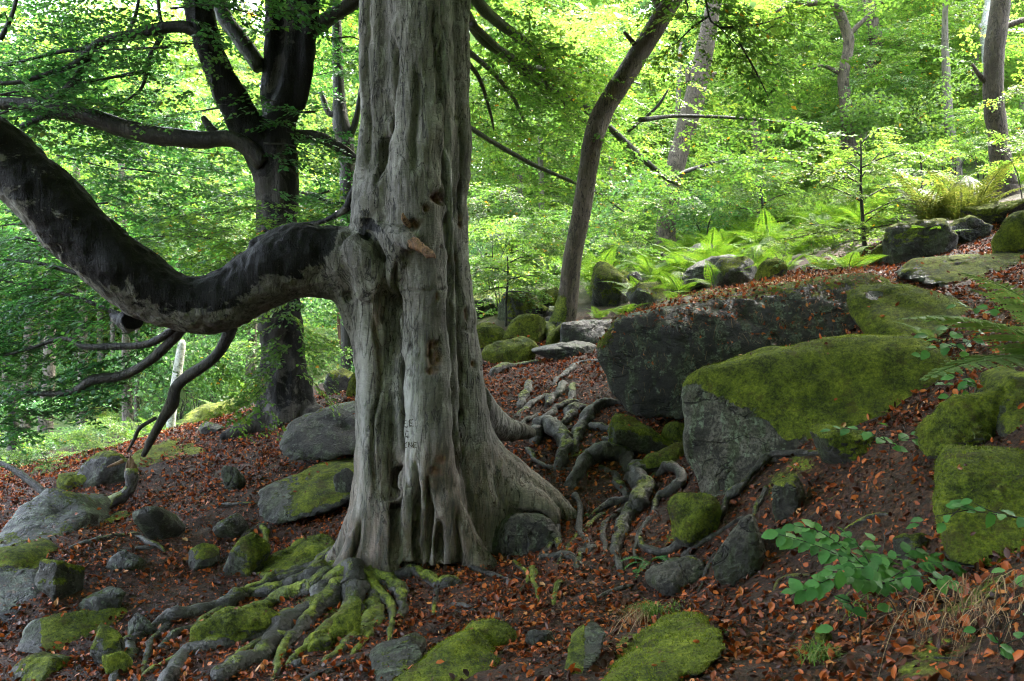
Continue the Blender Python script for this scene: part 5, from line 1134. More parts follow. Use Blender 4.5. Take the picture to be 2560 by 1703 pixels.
for (px, py, d, s_, kd, lab) in [
  (190,1070,15,.75,'d','dark bluish bush beside the valley path'), (60,1180,12.5,.7,'g','low bright bush at the left border under the ridge'), (230,1150,13,.6,'g','low leafy bush just over the ridge crest'),
  (120,1250,11.3,.45,'g','small leafy bush over the pyramid shaped boulder'), (330,1110,14,.5,'g','light green bush behind the broken stump'), (30,1090,15,.8,'d','dark leafy bush at the left border'),
  (1250,650,15.5,1.,'g','broad leafy bush right of the beech trunk'), (1230,560,17,1.1,'g','tall bush pressed against the view of the trunk'), (1340,700,15.5,.7,'g','bush draped over the tent shaped boulder'),
  (1530,610,20,.9,'y','sunny bush right of the leaning oak'), (1600,560,23,1.2,'y','tall sunny bush behind the leaning oak'), (2030,560,17,.9,'y','sunny bush left of the slender sapling'),
  (2330,440,17.5,1.1,'y','bright bush under the thin grey leaning trunk'), (2560,330,13,.8,'y','rowan bush hanging over the right border'), (2450,330,18,1.1,'y','bright shrub by the dark stout oak'), (2240,470,19,1.1,'y','round sunny bush behind the sapling'),
  (1940,500,24,1.2,'y','bush at the bright head of the glade'), (690,870,15,.7,'g','bush behind the foot of the forked beech')]:
    bush(lab, px, py, d, s_, kd)
for k in range(58):
    px = rs.uniform(-100, 2650) if k < 40 else (rs.uniform(2700, 3300) if k < 50 else rs.uniform(880, 1180)); d = rs.uniform(19, 33) if k < 40 else rs.uniform(14, 24)
    if 150 < px < 420 and d < 26: px += 320
    x = (px - 1280) / F * d; gz = H(x, d)[0]; py = 851.5 - (gz + rs.uniform(.5, 1.6) - CAM) / d * F
    bush('leafy undergrowth bush growing in the far wood', px, py, d, rs.uniform(.9, 1.6), 'y' if px > 1000 and rs.random() < .75 else 'g', 'undergrowth bushes in the far wood')
def sapling(label, path, d, tiers, kd=M_yel, seed=0, sc=(.35, .7)):
    b = P(path[0][0], path[0][1], d); gz = H(b[0], b[1])[0]; org = np.array([b[0], b[1], gz]); t = empty('sapling', org, label, 'sapling')
    pl = [(a[0], a[1], 0, a[2]) for a in path]; v, f = ptube(pl, 8, 6, .08, 6., 2, d)
    low, lf = tube(np.array([[b[0], b[1], gz - .15], b + [0, 0, .02]]), np.array([path[0][2] * 1.2, path[0][2]]) * d / F, 8, 3)
    v, f = join([(v, f), (low, lf)]) if b[2] > gz + .03 else (v, f)
    obj('stem', mesh('stem', v - org, f, M_dark, attrs={'moss': np.zeros(len(v))}), t)
    pp = []
    for (x0, y0, x1, y1, dd) in tiers:
        q_ = px_path([(x0, y0, 0), ((x0 + x1) / 2, (y0 + y1) / 2 - 5, dd * .5), (x1, y1, dd)], d); pp.append(q_)
        v, f = tube(np.array(q_), np.array([2.2, 1.6, .7]) * d / F, 5, 4, .1); obj('branch', mesh('branch', v - org, f, M_dark, attrs={'moss': np.zeros(len(v))}), t)
    spray_branches('foliage', t, org, pp, .06, kd, seed=seed, sc=sc, jit=.05, spread=1.2)
    return t
sapling('slender beech sapling with tiers of bright leaves beyond the boulders', [(2166,640,6),(2160,600,5.5),(2156,540,4.5),(2152,470,3.6),(2153,400,2.6),(2152,350,1.5)], 12.8,
  [(2158,560,2250,500,.3),(2156,505,2060,465,-.3),(2154,500,2290,440,.3),(2153,445,2210,370,.2),(2160,590,2020,560,-.4),(2158,575,2290,560,.2),(2154,460,2040,420,-.2),(2152,390,2090,350,.2),(2153,420,2260,380,-.3),(2158,600,2080,620,-.5),(2152,360,2200,320,.1),(2157,540,2320,470,.5),(2158,570,1960,600,-.6),(2153,430,2100,400,.4)], seed=61)
sapling('thin sapling in the bright ferns right of the leaning oak', [(1910,560,4),(1905,500,3),(1900,450,2)], 20, [(1905,510,1990,480,.3),(1904,500,1830,470,-.3),(1902,470,1960,430,.2),(1908,535,1820,520,-.3)], seed=62, sc=(.5, .9))
sapling('young sapling with yellow green tiers by the ferns of the upper bank', [(2300,520,4),(2305,450,3),(2300,380,2)], 15, [(2302,470,2380,430,.3),(2302,450,2230,420,-.3),(2300,410,2360,370,.2),(2305,500,2400,480,-.2)], seed=63, sc=(.4, .8))
sapling('small sapling standing over the tent shaped boulder', [(1265,760,3),(1270,690,2.4),(1268,640,1.6)], 14.5, [(1268,700,1360,690,-.2),(1268,680,1200,670,-.3),(1268,660,1330,640,.2),(1266,730,1350,740,-.4),(1266,720,1210,730,-.3)], M_beech, seed=64, sc=(.4, .75))

# ------------------------------------------------------------------ fallen broken stump on the left
SB = ground(318, 1265)
snag = empty('fallen_branch', SB, 'mossy fallen branch with a jagged upright stump of orange split wood', 'branch')
sd_ = SB[1]
def snag_part(name, pl, m, moss, seg=12, wob=.15):
    v, f = ptube(pl, seg, 6, wob, 8., 5, sd_)
    return obj(name, mesh(name, v - SB, f, m, attrs={'moss': np.full(len(v), moss), 'wet': np.zeros(len(v)), 'wound': np.zeros(len(v)), 'rust': np.zeros(len(v))}), snag)
snag_part('stump', [(330,1170,.1,13),(328,1200,.1,16),(325,1222,.08,17),(305,1242,.05,17),(280,1258,0,17),(255,1275,-.05,16),(238,1288,-.08,12)], M_root_m, .15, 14, .3)
for k, (x, y0, y1, r_) in enumerate([(318,1178,1150,6),(324,1176,1136,6),(331,1178,1148,7),(338,1182,1160,5),(328,1180,1142,5)]):
    snag_part('splinter', [(x,y0,.1,r_),(x+1,(y0+y1)/2,.1,r_*.8),(x+2,y1,.1,1.2)], M_snag, -1., 6, .3)
snag_part('splinter', [(308,1152,.1,7),(290,1160,.05,5),(268,1168,0,1.5)], M_snag, -1., 6, .3)
snag_part('arm', [(240,1290,-.08,12),(205,1284,-.1,13),(170,1290,-.12,13),(150,1282,-.12,12),(130,1258,-.1,11),(105,1228,-.05,10),(70,1200,0,9),(30,1172,.05,8),(-20,1150,.1,6)], M_root, .0)
snag_part('arm', [(162,1294,-.12,10),(155,1318,-.2,9),(140,1345,-.3,8),(122,1378,-.4,7),(105,1400,-.5,4)], M_root_m, .4)

# ------------------------------------------------------------------ ferns
def frond_mesh(name, m, pairs=20, lob=7, width=.26, droop=.5, seed=0, simple=False):
    rs = np.random.default_rng(seed); pos, dr, nr, L, Wd = [], [], [], [], []; ra = []
    def cur(t): return np.array([t * (1 - .12 * droop * t), 0, .55 * droop * t - droop * 1.0 * t ** 2.2])
    for k in range(pairs):
        t = .14 + .86 * (k + .5) / pairs; c = cur(t); tg = unit(cur(min(t + .02, 1.02)) - cur(t - .02))
        w = width * (math.sin(math.pi * min(1, (1 - t) * 1.25 + .02) * .5)) * (1 if t > .25 else .75 + t)
        for sd in (-1, 1):
            ax = unit(np.array([tg[0] * .35, sd, tg[2] * .35 - .12 + rs.normal(0, .06)]))
            up = unit(np.cross(ax, tg)) * (-sd)
            if up[2] < 0: up = -up
            if simple:
                pos.append(c); dr.append(ax); nr.append(up); L.append(w); Wd.append(.42 / pairs); continue
            pos.append(c); dr.append(ax); nr.append(up); L.append(w); Wd.append(.011)
            nl = max(2, int(lob * w / width))
            for j in range(nl):
                u_ = (j + .6) / (nl + .3); q_ = c + ax * w * u_ + np.array([0, 0, -.05 * (u_ * w) ** 2])
                lw_ = .40 / pairs * (1.15 - u_ * .75)
                for s2 in (-1, 1):
                    pos.append(q_); dr.append(unit(tg * s2 + ax * .55)); nr.append(up); L.append(lw_ * 1.25); Wd.append(w / nl * .42)
    pos, dr, nr = map(np.array, (pos, dr, nr)); L = np.array(L); Wd = np.array(Wd)
    V = leafset(pos, dr, nr, L, Wd, .1); N = len(pos)
    st = np.array([cur(t) for t in np.linspace(0, 1, 9)]); v2, f2 = tube(st, np.linspace(.008, .002, 9), 5, 2)
    o_ = len(V); rnd = np.concatenate([np.repeat(np.clip(.5 + rs.normal(0, .18, N), 0, 1), 4), np.full(len(v2), .3)])
    return mesh(name, np.vstack([V, v2]), [np.vstack([np.arange(N * 4).reshape(-1, 4), f2[0] + o_]), f2[1] + o_], m, smooth=False, attrs={'rnd': rnd})
FR = [frond_mesh('frond', M_fern, 18, 5, .26, .5, 1), frond_mesh('frond', M_fern, 18, 5, .24, .75, 2)]
M_pale = leaf_mat('pale_fern_frond', [(0, (.09, .17, .05)), (.6, (.15, .23, .075)), (1, (.22, .28, .11))], .45, .5, .3, (1, 1, .6), 1.3)
FRN = frond_mesh('frond', M_pale, 24, 9, .24, .35, 3)
FRP = frond_mesh('frond', M_poly, 20, 3, .13, .9, 4, True)
FRB = [frond_mesh('frond', leaf_mat('shaded_fern_frond', [(0, (.04, .06, .015)), (.5, (.085, .11, .025)), (1, (.16, .15, .05))], .45), 18, 5, .25, .55, 5)]
def fern(label, px, py, n=7, size=.8, meshes=FR, group=None, d=None, seed=0, rise=(.45, 1.), yaw0=None, spread=6.28):
    rs = np.random.default_rng(seed + int(px)); g = ground(px, py) if d is None else P(px, py, d)
    if d is not None and group is None and False: pass
    t = empty('fern', g, label, 'fern', group)
    for k in range(n):
        y = (yaw0 if yaw0 is not None else 0) + (k + rs.uniform(-.3, .3)) / n * spread
        o_ = obj('frond', meshes[k % len(meshes)], t, (0, 0, -.02), (rs.normal(0, .15), -rs.uniform(*rise), y), size * rs.uniform(.7, 1.15))
    return t
for k, (px, py, n, sz, lab) in enumerate([
  (2310,640,8,.75,'large fern clump below the sapling on the boulder ridge'), (2070,680,7,.6,'bright fern on the litter topped boulder edge'), (2120,675,7,.6,'bright fern beside the sapling stem'),
  (1960,680,7,.6,'fern left of the sapling among pale boulders'), (1500,800,6,.5,'green fern fanning out between boulders right of the oak'), (1560,790,6,.5,'fern in front of the leaning narrow stone'),
  (1700,760,7,.5,'pale fern spilling over the grey boulder in the glade'), (1250,870,5,.35,'small fern growing on the moss pyramid cluster'), (1330,880,5,.35,'small fern at the back of the bright moss pyramid'),
  (1650,700,7,.5,'fern behind the pale patched boulder'), (1745,720,7,.6,'fern draping towards the smooth bare boulder'), (2010,640,8,.6,'tall bright fern at the sunny bank')]):
    fern(lab, px, py, n, sz, seed=k)
for k, (px, py, n, sz, lab) in enumerate([(2330,580,9,1.1,'tall shaded bracken clump on the upper bank'), (2440,555,9,1.1,'brownish bracken clump at the top of the upper bank'), (2400,570,9,1.,'bracken between the two shaded clumps of the upper bank')]):
    fern(lab, px, py, n, sz, FRB, seed=70 + k, rise=(.8, 1.3))
rs = np.random.default_rng(8)
for k in range(150):
    px = rs.uniform(1180, 2560) if k < 46 else (rs.uniform(60, 700) if k < 60 else rs.uniform(1450, 2250)); d = rs.uniform(15.5, 27) if k < 105 else rs.uniform(13.8, 19)
    x = (px - 1280) / F * d; z = H(x, d)[0]; py = 851.5 - (z - CAM) / d * F
    fern('bracken fern in the sunny undergrowth of the far wood', px, py, 6, rs.uniform(.6, 1.1), FR, 'bracken ferns in the far wood', d=d, seed=200 + k, rise=(.5, 1.1))
# big soft fronds reaching in from the right border
nf_ = empty('fern', P(2760, 980, 4.1) * [1, 1, 1], 'large pale fern reaching over the bank in front of the mossy slab', 'fern')
for (x0, y0, x1, y1, da, db) in [(2740,960,2270,775,4.3,4.0),(2740,950,2320,925,4.3,3.9),(2740,930,2420,672,4.4,4.3),(2740,940,2440,716,4.4,4.5),(2740,965,2480,860,4.3,4.2)]:
    a, b = P(x0, y0, da), P(x1, y1, db); dv = b - a; L_ = np.linalg.norm(dv)
    o_ = obj('frond', FRN, nf_, a - np.array(nf_.location), (rs.normal(0, .15), -math.asin(dv[2] / L_) - .12, math.atan2(dv[1], dv[0])), L_ * 1.05)
fern('hanging dark polypody fern under the double root', 1625, 1402, 13, .34, [FRP], d=None, seed=300, rise=(-.5, .5))
fern('small pale fern beside the cradled boulder', 1245, 1352, 4, .2, [FRP], seed=301, rise=(.2, .8))
fern('tiny fern at the tip of the buttress root', 1470, 1290, 4, .16, [FRP], seed=302, rise=(.2, .8))
fern('tiny fern on the low mossy bank rock', 1805, 1575, 5, .14, [FRP], seed=303, rise=(.1, .6))
fern('small fern under the seedling', 2230, 1490, 5, .16, [FRP], seed=304, rise=(.2, .8))
fern('small fern on the bank above the moss cloaked boulder', 2330, 850, 6, .35, [FRN], seed=305, rise=(.2, .9))

# ------------------------------------------------------------------ grass
def blades(name, org, n, L, m, spread=.08, lean=(0, 0), droop=1., seed=0, wd=.0035, base_r=None):
    rs = np.random.default_rng(seed); V, Fc, rn = [], [], []
    for k in range(n):
        a = rs.uniform(0, 6.28); l_ = L * rs.uniform(.5, 1.15); b = np.array([rs.normal(0, spread), rs.normal(0, spread), -.01])
        dx = np.array([math.cos(a), math.sin(a), 0]) * rs.uniform(.15, 1.) + np.array([lean[0], lean[1], 0]); o_ = len(V); sv = np.array([-math.sin(a), math.cos(a), 0]) * wd
        for j in range(6):
            t = j / 5; c = b + dx * l_ * t ** 1.5 * .8 + np.array([0, 0, l_ * (t * .9 - droop * .75 * t ** 2.4)])
            w = (1 - t ** 1.5) + .03; V += [c - sv * w, c + sv * w]
        for j in range(5): Fc.append([o_ + 2 * j, o_ + 2 * j + 1, o_ + 2 * j + 3, o_ + 2 * j + 2])
        rn += [rs.random()] * 12
    return mesh(name, np.array(V), [np.array(Fc)], m, smooth=False, attrs={'rnd': rn})
for k, (px, py, n, L, lean, lab) in enumerate([
   (1630,1545,150,.30,(-.1,-.2),'bushy green grass tuft on the low mossy bank rock'), (2050,1650,110,.22,(0,-.15),'green grass tuft in the foreground litter'), (2150,1530,40,.20,(0,-.1),'thin grass blades below the seedling'),
   (2450,1110,30,.28,(0,-.1),'sparse grass by the lumpy mossy rock'), (2490,1180,50,.20,(0,-.1),'short grass on top of the moss cloaked boulder'), (1690,1525,40,.16,(.2,-.1),'small grass tuft right of the bushy one'), (1450,1185,24,.12,(0,-.1),'tiny grass tuft by the arched root')]):
    g = ground(px, py); tag(obj('grass_tuft', blades('grass_tuft', g, n, L, M_grass, .03 if n > 60 else .05, lean, 1., k, .003), loc=g), lab, 'grass')
g = ground(1610, 1560); tag(obj('grass_tuft', blades('grass_tuft', g, 60, .42, M_dry, .04, (-.5, -.7), 1.6, 20, .002), loc=g + [0, 0, .02]), 'straw coloured hanging blades under the bushy grass tuft', 'grass')
for k, (px, py, n, L, lab) in enumerate([(2440,1570,45,.34,'dry straw grass hanging down the bank beside the bottom corner'), (2340,1600,30,.30,'dry bent grass stems under the tall moss cloaked boulder'), (2540,1530,30,.32,'dry brown stems at the right border below the moss cloaked boulder')]):
    g = ground(px, py); tag(obj('dry_grass', blades('dry_grass', g, n, L, M_dry, .09, (-.55, -.5), 1.7, 30 + k, .0022), loc=g + [0, 0, .06]), lab, 'grass')

# ------------------------------------------------------------------ seedlings with large leaves, every leaf its own piece
def leaf_detail(name, m, nseg=7, seed=0):
    rs = np.random.default_rng(seed); V, Fc = [], []
    for j in range(nseg + 1):
        t = j / nseg; w = .33 * math.sin(math.pi * t ** .85) ** .8 if 0 < t < 1 else 0.004
        w *= 1 + (.06 if j % 2 else -.04); z = -.14 * t * t; x = t
        V += [[x - .02, w, z + .22 * w], [x + .03 * (0 < t < 1), 0, z], [x - .02, -w, z + .22 * w]]
    for j in range(nseg):
        a = 3 * j
        Fc += [[a, a + 1, a + 4, a + 3], [a + 1, a + 2, a + 5, a + 4]]
    V = np.array(V); V[:, 2] += .02 * np.sin(V[:, 0] * 40) * np.abs(V[:, 1]) * 4
    return mesh(name, V, [np.array(Fc)], m, attrs={'rnd': np.full(len(V), .2 + .2 * seed)})
LD = [leaf_detail('leaf', M_seed, 9, k) for k in range(4)]
def seedling(label, stem, d, twigs, leaf=.085, step=.045, seed=0, name='beech_seedling'):
    rs = np.random.default_rng(seed); g = P(stem[0][0], stem[0][1], d); gz = H(g[0], g[1])[0]; org = np.array([g[0], g[1], gz]); t = empty(name, org, label, 'seedling')
    def rod(pp, r0, r1, nm):
        v, f = tube(np.array(pp), np.linspace(r0, r1, len(pp)), 6, 5, .08); return obj(nm, mesh(nm, v - org, f, M_twig, attrs={'moss': np.zeros(len(v))}), t)
    sp_ = [P(a[0], a[1], d + (a[2] if len(a) > 2 else 0)) for a in stem]; sp_.insert(0, np.array([sp_[0][0], sp_[0][1], min(gz, sp_[0][2]) - .04])); rod(sp_, .006, .003, 'stem')
    for tw in twigs:
        pp = [P(a[0], a[1], d + (a[2] if len(a) > 2 else 0)) for a in tw]
        tb = rod(pp, .0028, .001, 'twig')
        p, dv = along([pp], step, .004, seed)
        for k in range(len(p)):
            a = math.atan2(dv[k][1], dv[k][0]) + (1 if k % 2 else -1) * rs.uniform(.5, 1.1) if k < len(p) - 1 else math.atan2(dv[k][1], dv[k][0])
            rm_ = Matrix.Rotation(.55, 3, 'X') @ Matrix.Rotation(a, 3, 'Z') @ Matrix.Rotation(rs.normal(.12, .22), 3, 'Y') @ Matrix.Rotation(rs.normal(0, .28), 3, 'X')
            o_ = obj('leaf', LD[rs.integers(0, 4)], t, p[k] - org, rm_.to_euler(), leaf * rs.uniform(.7, 1.15))
    return t
seedling('bushy beech seedling with pale green toothed leaves on the foreground bank', [(2262,1580),(2235,1520),(2210,1475,-.02),(2190,1440,-.03)], 3.65,
  [[(2195,1450),(2120,1400,-.05),(2030,1360,-.05),(1945,1335,-.05)], [(2195,1450,.1),(2110,1370,.15),(2040,1325,.2),(1990,1315,.2)], [(2190,1440,.1),(2150,1370,.2),(2110,1335,.25)], [(2200,1455,-.1),(2100,1440,-.2),(2030,1470,-.25),(1990,1480,-.25)],
   [(2205,1460),(2290,1410,.05),(2360,1410,.05),(2410,1440,.05)], [(2205,1460,-.1),(2280,1440,-.2),(2350,1450,-.25),(2400,1475,-.25)], [(2195,1445,.2),(2260,1385,.3),(2330,1390,.35)], [(2180,1440,-.15),(2160,1420,-.25),(2080,1425,-.3)], [(2190,1440,.05),(2200,1390,.15),(2180,1350,.2)]], seed=1, step=.018, leaf=.068)
seedling('low sprig of dark leaves under the bushy seedling', [(2150,1560),(2140,1530),(2120,1500)], 3.5, [[(2125,1505),(2090,1490),(2060,1470)], [(2130,1520),(2170,1530),(2200,1525)], [(2135,1530),(2110,1560),(2090,1575)]], leaf=.07, seed=2)
seedling('leafy sprig lying flat in front of the mossy slab foot', [(2235,1200),(2222,1150),(2228,1110)], 5.2, [[(2228,1110),(2170,1080),(2120,1072),(2075,1075)], [(2228,1108),(2260,1100),(2310,1095)], [(2215,1100),(2190,1070),(2195,1058)], [(2225,1120),(2230,1110),(2280,1085)]], leaf=.085, seed=3)
seedling('leafy twig stretched across the face of the moss cloaked boulder', [(2620,1320),(2590,1300)], 3.3, [[(2600,1300),(2520,1290),(2450,1280),(2400,1265)], [(2540,1295),(2470,1275),(2430,1255)], [(2420,1275),(2370,1285),(2310,1295)], [(2400,1272),(2350,1310),(2300,1308)]], leaf=.06, step=.045, seed=4)
seedling('seedling with light leaves at the bottom of the right border', [(2530,1680),(2500,1630),(2495,1600)], 2.75, [[(2495,1605),(2470,1570),(2440,1575)], [(2500,1620),(2540,1600),(2600,1590)], [(2500,1610),(2520,1560),(2560,1540)], [(2500,1630),(2560,1640),(2600,1660)]], leaf=.055, seed=5)
seedling('sprig of small leaves at the right border above the dry stems', [(2600,1500),(2580,1450)], 3.1, [[(2580,1450),(2545,1420),(2515,1430)], [(2580,1440),(2560,1450),(2530,1470)], [(2580,1430),(2590,1410),(2560,1405)]], leaf=.06, seed=6)
seedling('wet dark leaved sprig above the end of the mossy slab', [(2420,960),(2405,900),(2390,860)], 5.4, [[(2390,865),(2340,870),(2300,890)], [(2390,860),(2420,850),(2370,820)], [(2400,880),(2440,840),(2470,820)], [(2395,870),(2350,850),(2320,840)]], leaf=.08, seed=7)
seedling('sprig with glossy leaves beside the lumpy mossy rock', [(2480,1010),(2460,975),(2440,960)], 5.2, [[(2440,960),(2400,965),(2360,960)], [(2445,962),(2480,955),(2510,960)], [(2440,960),(2390,945),(2365,935)], [(2440,965),(2410,985),(2370,990)]], leaf=.075, seed=8)
seedling('sprig of broad leaves on the litter above the rounded mossy boulder', [(2500,790),(2470,770)], 7.0, [[(2470,770),(2430,770),(2390,765)], [(2475,775),(2510,765),(2550,770)], [(2480,780),(2450,800),(2420,800)]], leaf=.1, seed=9, step=.06)

# ------------------------------------------------------------------ leaf litter, twigs, moss shoots
def tri_sample(V, Fc, n, rs):
    a, b, c = V[Fc[:, 0]], V[Fc[:, 1]], V[Fc[:, 2]]; cr = np.cross(b - a, c - a); ar = np.linalg.norm(cr, axis=1) / 2; nr = cr / (2 * ar[:, None] + 1e-12)
    return a, b, c, ar, nr
def leaf6(pos, dr, nr, L, Wd, curl):
    s_ = np.cross(nr, dr); s_ = unit(s_); n2 = np.cross(dr, s_); L = L[:, None]; Wd = Wd[:, None]; curl = curl[:, None]
    b = pos; m_ = pos + dr * L * .5 - n2 * L * .04; t = pos + dr * L + n2 * curl * L * .35
    r1 = pos + dr * L * .22 - s_ * Wd * .8 + n2 * Wd * curl; r2 = pos + dr * L * .66 - s_ * Wd * .85 + n2 * Wd * curl * 1.2
    l1 = pos + dr * L * .22 + s_ * Wd * .8 + n2 * Wd * curl; l2 = pos + dr * L * .66 + s_ * Wd * .85 + n2 * Wd * curl * 1.1
    V = np.stack([b, r1, r2, t, l2, l1, m_], 1).reshape(-1, 3); N = len(pos); o_ = (np.arange(N) * 7)[:, None, None]
    Fc = (np.array([[0, 1, 6], [6, 1, 2], [6, 2, 3], [6, 3, 4], [6, 4, 5], [6, 5, 0]])[None] + o_).reshape(-1, 3)
    return V, Fc
def litter(name, x, y, z, nrm, Ls, rnd, seed, lift=.004, tiltn=.5):
    rs = np.random.default_rng(seed); N = len(x); n_ = unit(nrm + rs.normal(0, tiltn, (N, 3))); a = rs.normal(0, 1, (N, 3)); d_ = unit(a - n_ * (a * n_).sum(1)[:, None])
    V, Fc = leaf6(np.column_stack([x, y, z + lift + np.abs(rs.normal(0, .006, N))]), d_, n_, Ls, Ls * rs.uniform(.24, .38, N), rs.uniform(-.6, 1.3, N))
    return mesh(name, V, [Fc], M_litter, smooth=False, attrs={'rnd': np.repeat(rnd, 7)})
rs = np.random.default_rng(2024)
def frustum(n, y0, y1):
    y = np.sqrt(rs.uniform(y0 ** 2, y1 ** 2, n)); x = rs.uniform(-.68, .68, n) * y; return x, y
def gnorm(x, y):
    e = .03; hx = (H(x + e, y) - H(x - e, y)) / (2 * e); hy = (H(x, y + e) - H(x, y - e)) / (2 * e)
    return unit(np.column_stack([-hx, -hy, np.ones(len(x))]))
def mossmask(x, y):
    m_ = np.zeros(len(x))
    for a in [(1650,1600,120,1.),(2450,1480,110,1.),(2300,1660,110,.7),(850,1520,90,.6),(1700,1330,60,.8),(2000,1160,90,.6)]: m_ += blob(np.column_stack([x, y]), *a)
    return m_
x, y = frustum(98000, 2.2, 13.); keep = rs.random(len(x)) > mossmask(x, y) * .85 
clump = fbm(np.column_stack([x, y, x * 0]) * 1.7, 3); keep &= rs.random(len(x)) < np.clip(.86 + clump * .8, .25, 1); x, y = x[keep], y[keep]
rn = np.clip(rs.beta(1.5, 1.5, len(x)), 0, 1)
tag(obj('leaf_litter', litter('leaf_litter', x, y, H(x, y), gnorm(x, y), rs.uniform(.018, .058, len(x)), rn, 1)), 'brown and orange fallen beech leaves covering the slope', 'leaves', kind='stuff')
x, y = frustum(115000, 2.2, 12.); keep = rs.random(len(x)) > mossmask(x, y) * .8; x, y = x[keep], y[keep]; N = len(x)
rn = np.clip(rs.beta(1.2, 1.9, N) * .9, 0, 1); n_ = unit(gnorm(x, y) + rs.normal(0, .6, (N, 3))); a = rs.normal(0, 1, (N, 3)); d_ = unit(a - n_ * (a * n_).sum(1)[:, None]); Ls = rs.uniform(.010, .034, N)
cv = leafset(np.column_stack([x, y, H(x, y) + .003 + np.abs(rs.normal(0, .006, N))]), d_, n_, Ls, Ls * rs.uniform(.15, .45, N), .3)
tag(obj('leaf_crumbs', mesh('leaf_crumbs', cv, [np.arange(N * 4).reshape(-1, 4)], M_litter, smooth=False, attrs={'rnd': np.repeat(rn, 4)})), 'dark crumbled leaf fragments mixed into the forest floor', 'leaves', kind='stuff')
px_l, pn_l, pl_l = [], [], []; 
for (V_, Fc_, m_, at_) in ROCKS:
    a, b, c, ar, nr_ = tri_sample(V_, Fc_, 0, rs); d_ = V_[:, 1].mean()
    if d_ > 14: continue
    w = ar * (nr_[:, 2] > .55) * (np.clip(nr_[:, 2], 0, 1)); tot = w.sum()
    dens = 420 if V_ is ROCKS[1][0] else (16 if m_ is M_rock_f else 14)
    n_ = int(tot * dens)
    if n_ < 1 or tot <= 0: continue
    k = rs.choice(len(w), n_, p=w / tot); u_, v_ = rs.random(n_), rs.random(n_); f_ = u_ + v_ > 1; u_[f_], v_[f_] = 1 - u_[f_], 1 - v_[f_]
    px_l.append(a[k] + (b[k] - a[k]) * u_[:, None] + (c[k] - a[k]) * v_[:, None]); pn_l.append(nr_[k]); pl_l.append(rs.uniform(.02, .055, n_))
pp = np.vstack(px_l); pn = np.vstack(pn_l)
tag(obj('leaf_litter', litter('leaf_litter', pp[:, 0], pp[:, 1], pp[:, 2], pn, np.concatenate(pl_l), np.clip(rs.beta(2, 1.4, len(pp)), 0, 1), 3)), 'fallen leaves scattered on top of the boulders', 'leaves', kind='stuff')
# twigs lying about
x, y = frustum(420, 2.4, 12); parts = []
for k in range(len(x)):
    a = rs.uniform(0, 6.28); L_ = rs.uniform(.05, .28); dv = np.array([math.cos(a), math.sin(a)]) * L_
    e = np.array([[x[k], y[k]], [x[k] + dv[0] * .5 + rs.normal(0, .01), y[k] + dv[1] * .5], [x[k] + dv[0], y[k] + dv[1]]]); z = H(e[:, 0], e[:, 1]) + rs.uniform(.005, .02)
    parts.append(tube(np.column_stack([e, z]), np.array([1, .9, .5]) * rs.uniform(.002, .005), 5, 2))
v, f = join(parts); tag(obj('twig_litter', mesh('twig_litter', v, f, M_root, attrs={'moss': np.full(len(v), -1.)})), 'thin dead twigs strewn over the fallen leaves', 'twigs', kind='stuff')
# dry needles and grass fringe over the brow of the dark boulder
V_, Fc_, m_, at_ = ROCKS[1]; a, b, c, ar, nr_ = tri_sample(V_, Fc_, 0, rs); w = ar * (nr_[:, 2] > .3) * (nr_[:, 1] < .35); k = rs.choice(len(w), 2600, p=w / w.sum())
vv, ff, rn = [], [], []
for q_, n0 in zip(a[k], nr_[k]):
    dv = unit(n0 * rs.uniform(.2, .9) + rs.normal(0, .55, 3) + [0, -.25, 0]); L_ = rs.uniform(.05, .17); sd = unit(np.cross(dv, [0, 0, 1.])) * .0016; o_ = len(vv)
    m2 = q_ + dv * L_ * .6; e2 = q_ + dv * L_ + [0, 0, -L_ * .35]; vv += [q_ - sd, q_ + sd, m2 + sd * .7, m2 - sd * .7, e2]; ff.append([o_, o_ + 1, o_ + 2, o_ + 3]); ff.append([o_ + 3, o_ + 2, o_ + 4, o_ + 4][:4]); rn += [rs.random() ** 1.5] * 5
ff = np.array(ff); q4 = ff[0::2]; t3 = ff[1::2][:, :3]
tag(obj('dry_grass', mesh('dry_grass', np.array(vv), [q4, t3], M_dry, smooth=False, attrs={'rnd': rn})), 'fringe of dry grass and needles on the brow of the huge dark boulder', 'grass', kind='stuff')
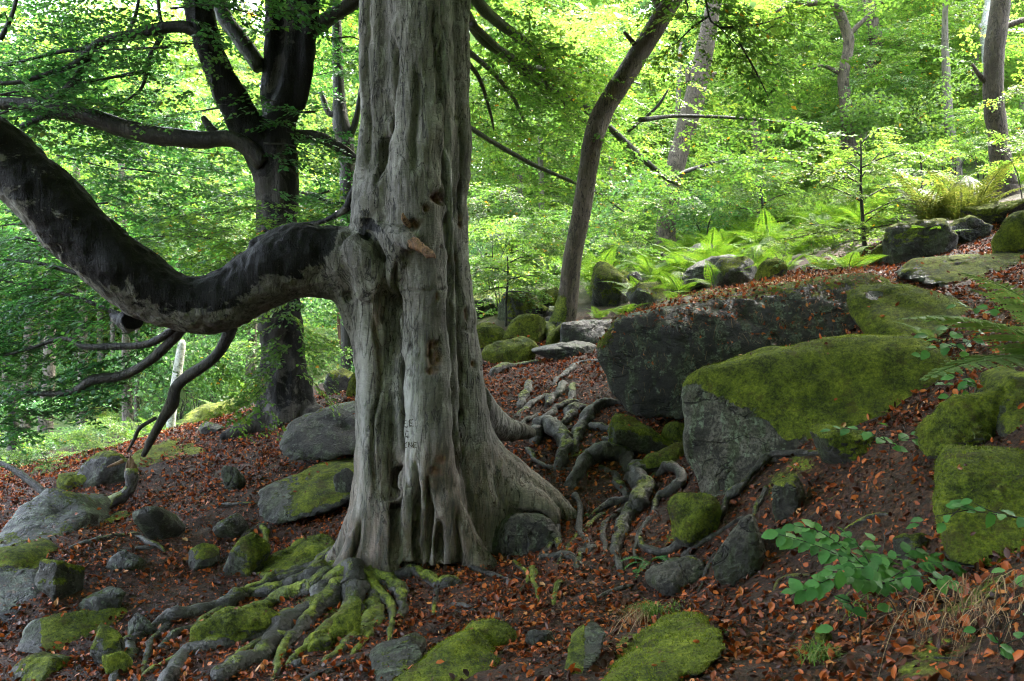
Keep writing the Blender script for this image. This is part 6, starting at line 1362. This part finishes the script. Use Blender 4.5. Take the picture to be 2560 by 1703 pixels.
# velvet of moss shoots on the mossiest stones
for ro in [o for o in bpy.data.objects if o.get('category') in ('boulder', 'stone') and (o.data.materials[0] in (M_rock_f, M_rock_m) or o.data.materials[0].name == 'pale_flecked_gritstone')]:
    nvr = len(ro.data.vertices); V_ = np.empty(nvr * 3, np.float32); ro.data.vertices.foreach_get('co', V_); V_ = V_.reshape(-1, 3).astype(float)
    d_ = ro.location.y
    if d_ > 9: continue
    Fc_ = np.empty(len(ro.data.loops), np.int32); ro.data.loops.foreach_get('vertex_index', Fc_); Fc_ = Fc_.reshape(-1, 3)
    am = np.empty(nvr, np.float32); ro.data.attributes['moss'].data.foreach_get('value', am)
    a, b, c, ar, nr_ = tri_sample(V_, Fc_, 0, rs); full = ro.data.materials[0] is M_rock_f
    lim = -.2 if full else .25
    w = ar * (nr_[:, 2] > lim) * (am[Fc_[:, 0]] > (-.3 if full else .0)) * (nr_[:, 1] < .5); 
    if w.sum() <= 0: continue
    n_ = int(min(w.sum() * 5200 / max(1, d_ / 4.5) ** 1.3, 9000)); 
    if n_ < 5: continue
    k = rs.choice(len(w), n_, p=w / w.sum()); u_, v_ = rs.random(n_), rs.random(n_); f_ = u_ + v_ > 1; u_[f_], v_[f_] = 1 - u_[f_], 1 - v_[f_]
    p = a[k] + (b[k] - a[k]) * u_[:, None] + (c[k] - a[k]) * v_[:, None] - nr_[k] * .002; dv = unit(nr_[k] + rs.normal(0, .45, (n_, 3))); L_ = rs.uniform(.008, .020, n_)[:, None]
    sd = unit(np.cross(dv, rs.normal(0, 1, (n_, 3)))) * .0022
    V3 = np.stack([p - sd, p + sd, p + dv * L_], 1).reshape(-1, 3)
    o_ = obj('moss', mesh('moss', V3, [np.arange(n_ * 3).reshape(-1, 3)], M_mossb, smooth=False, attrs={'rnd': np.repeat(np.clip(rs.normal(.45, .22, n_) + .25 * noise((p + np.array(ro.location)) * 5), 0, 1), 3)}), ro); o_['kind'] = 'stuff'
# two pale pebbles by the root flare
rock('pale pebble lying on the leaves beside the root flare', 826, 1368, 16, 10, M_rock_g, seed=120, sub=4, name='stone', sink=.2, ma=lambda V: np.full(len(V), -1.))
rock('second smaller pale pebble below the first beside the root flare', 800, 1380, 16, 9, M_rock_g, seed=121, sub=4, name='stone', sink=.2, ma=lambda V: np.full(len(V), -1.))
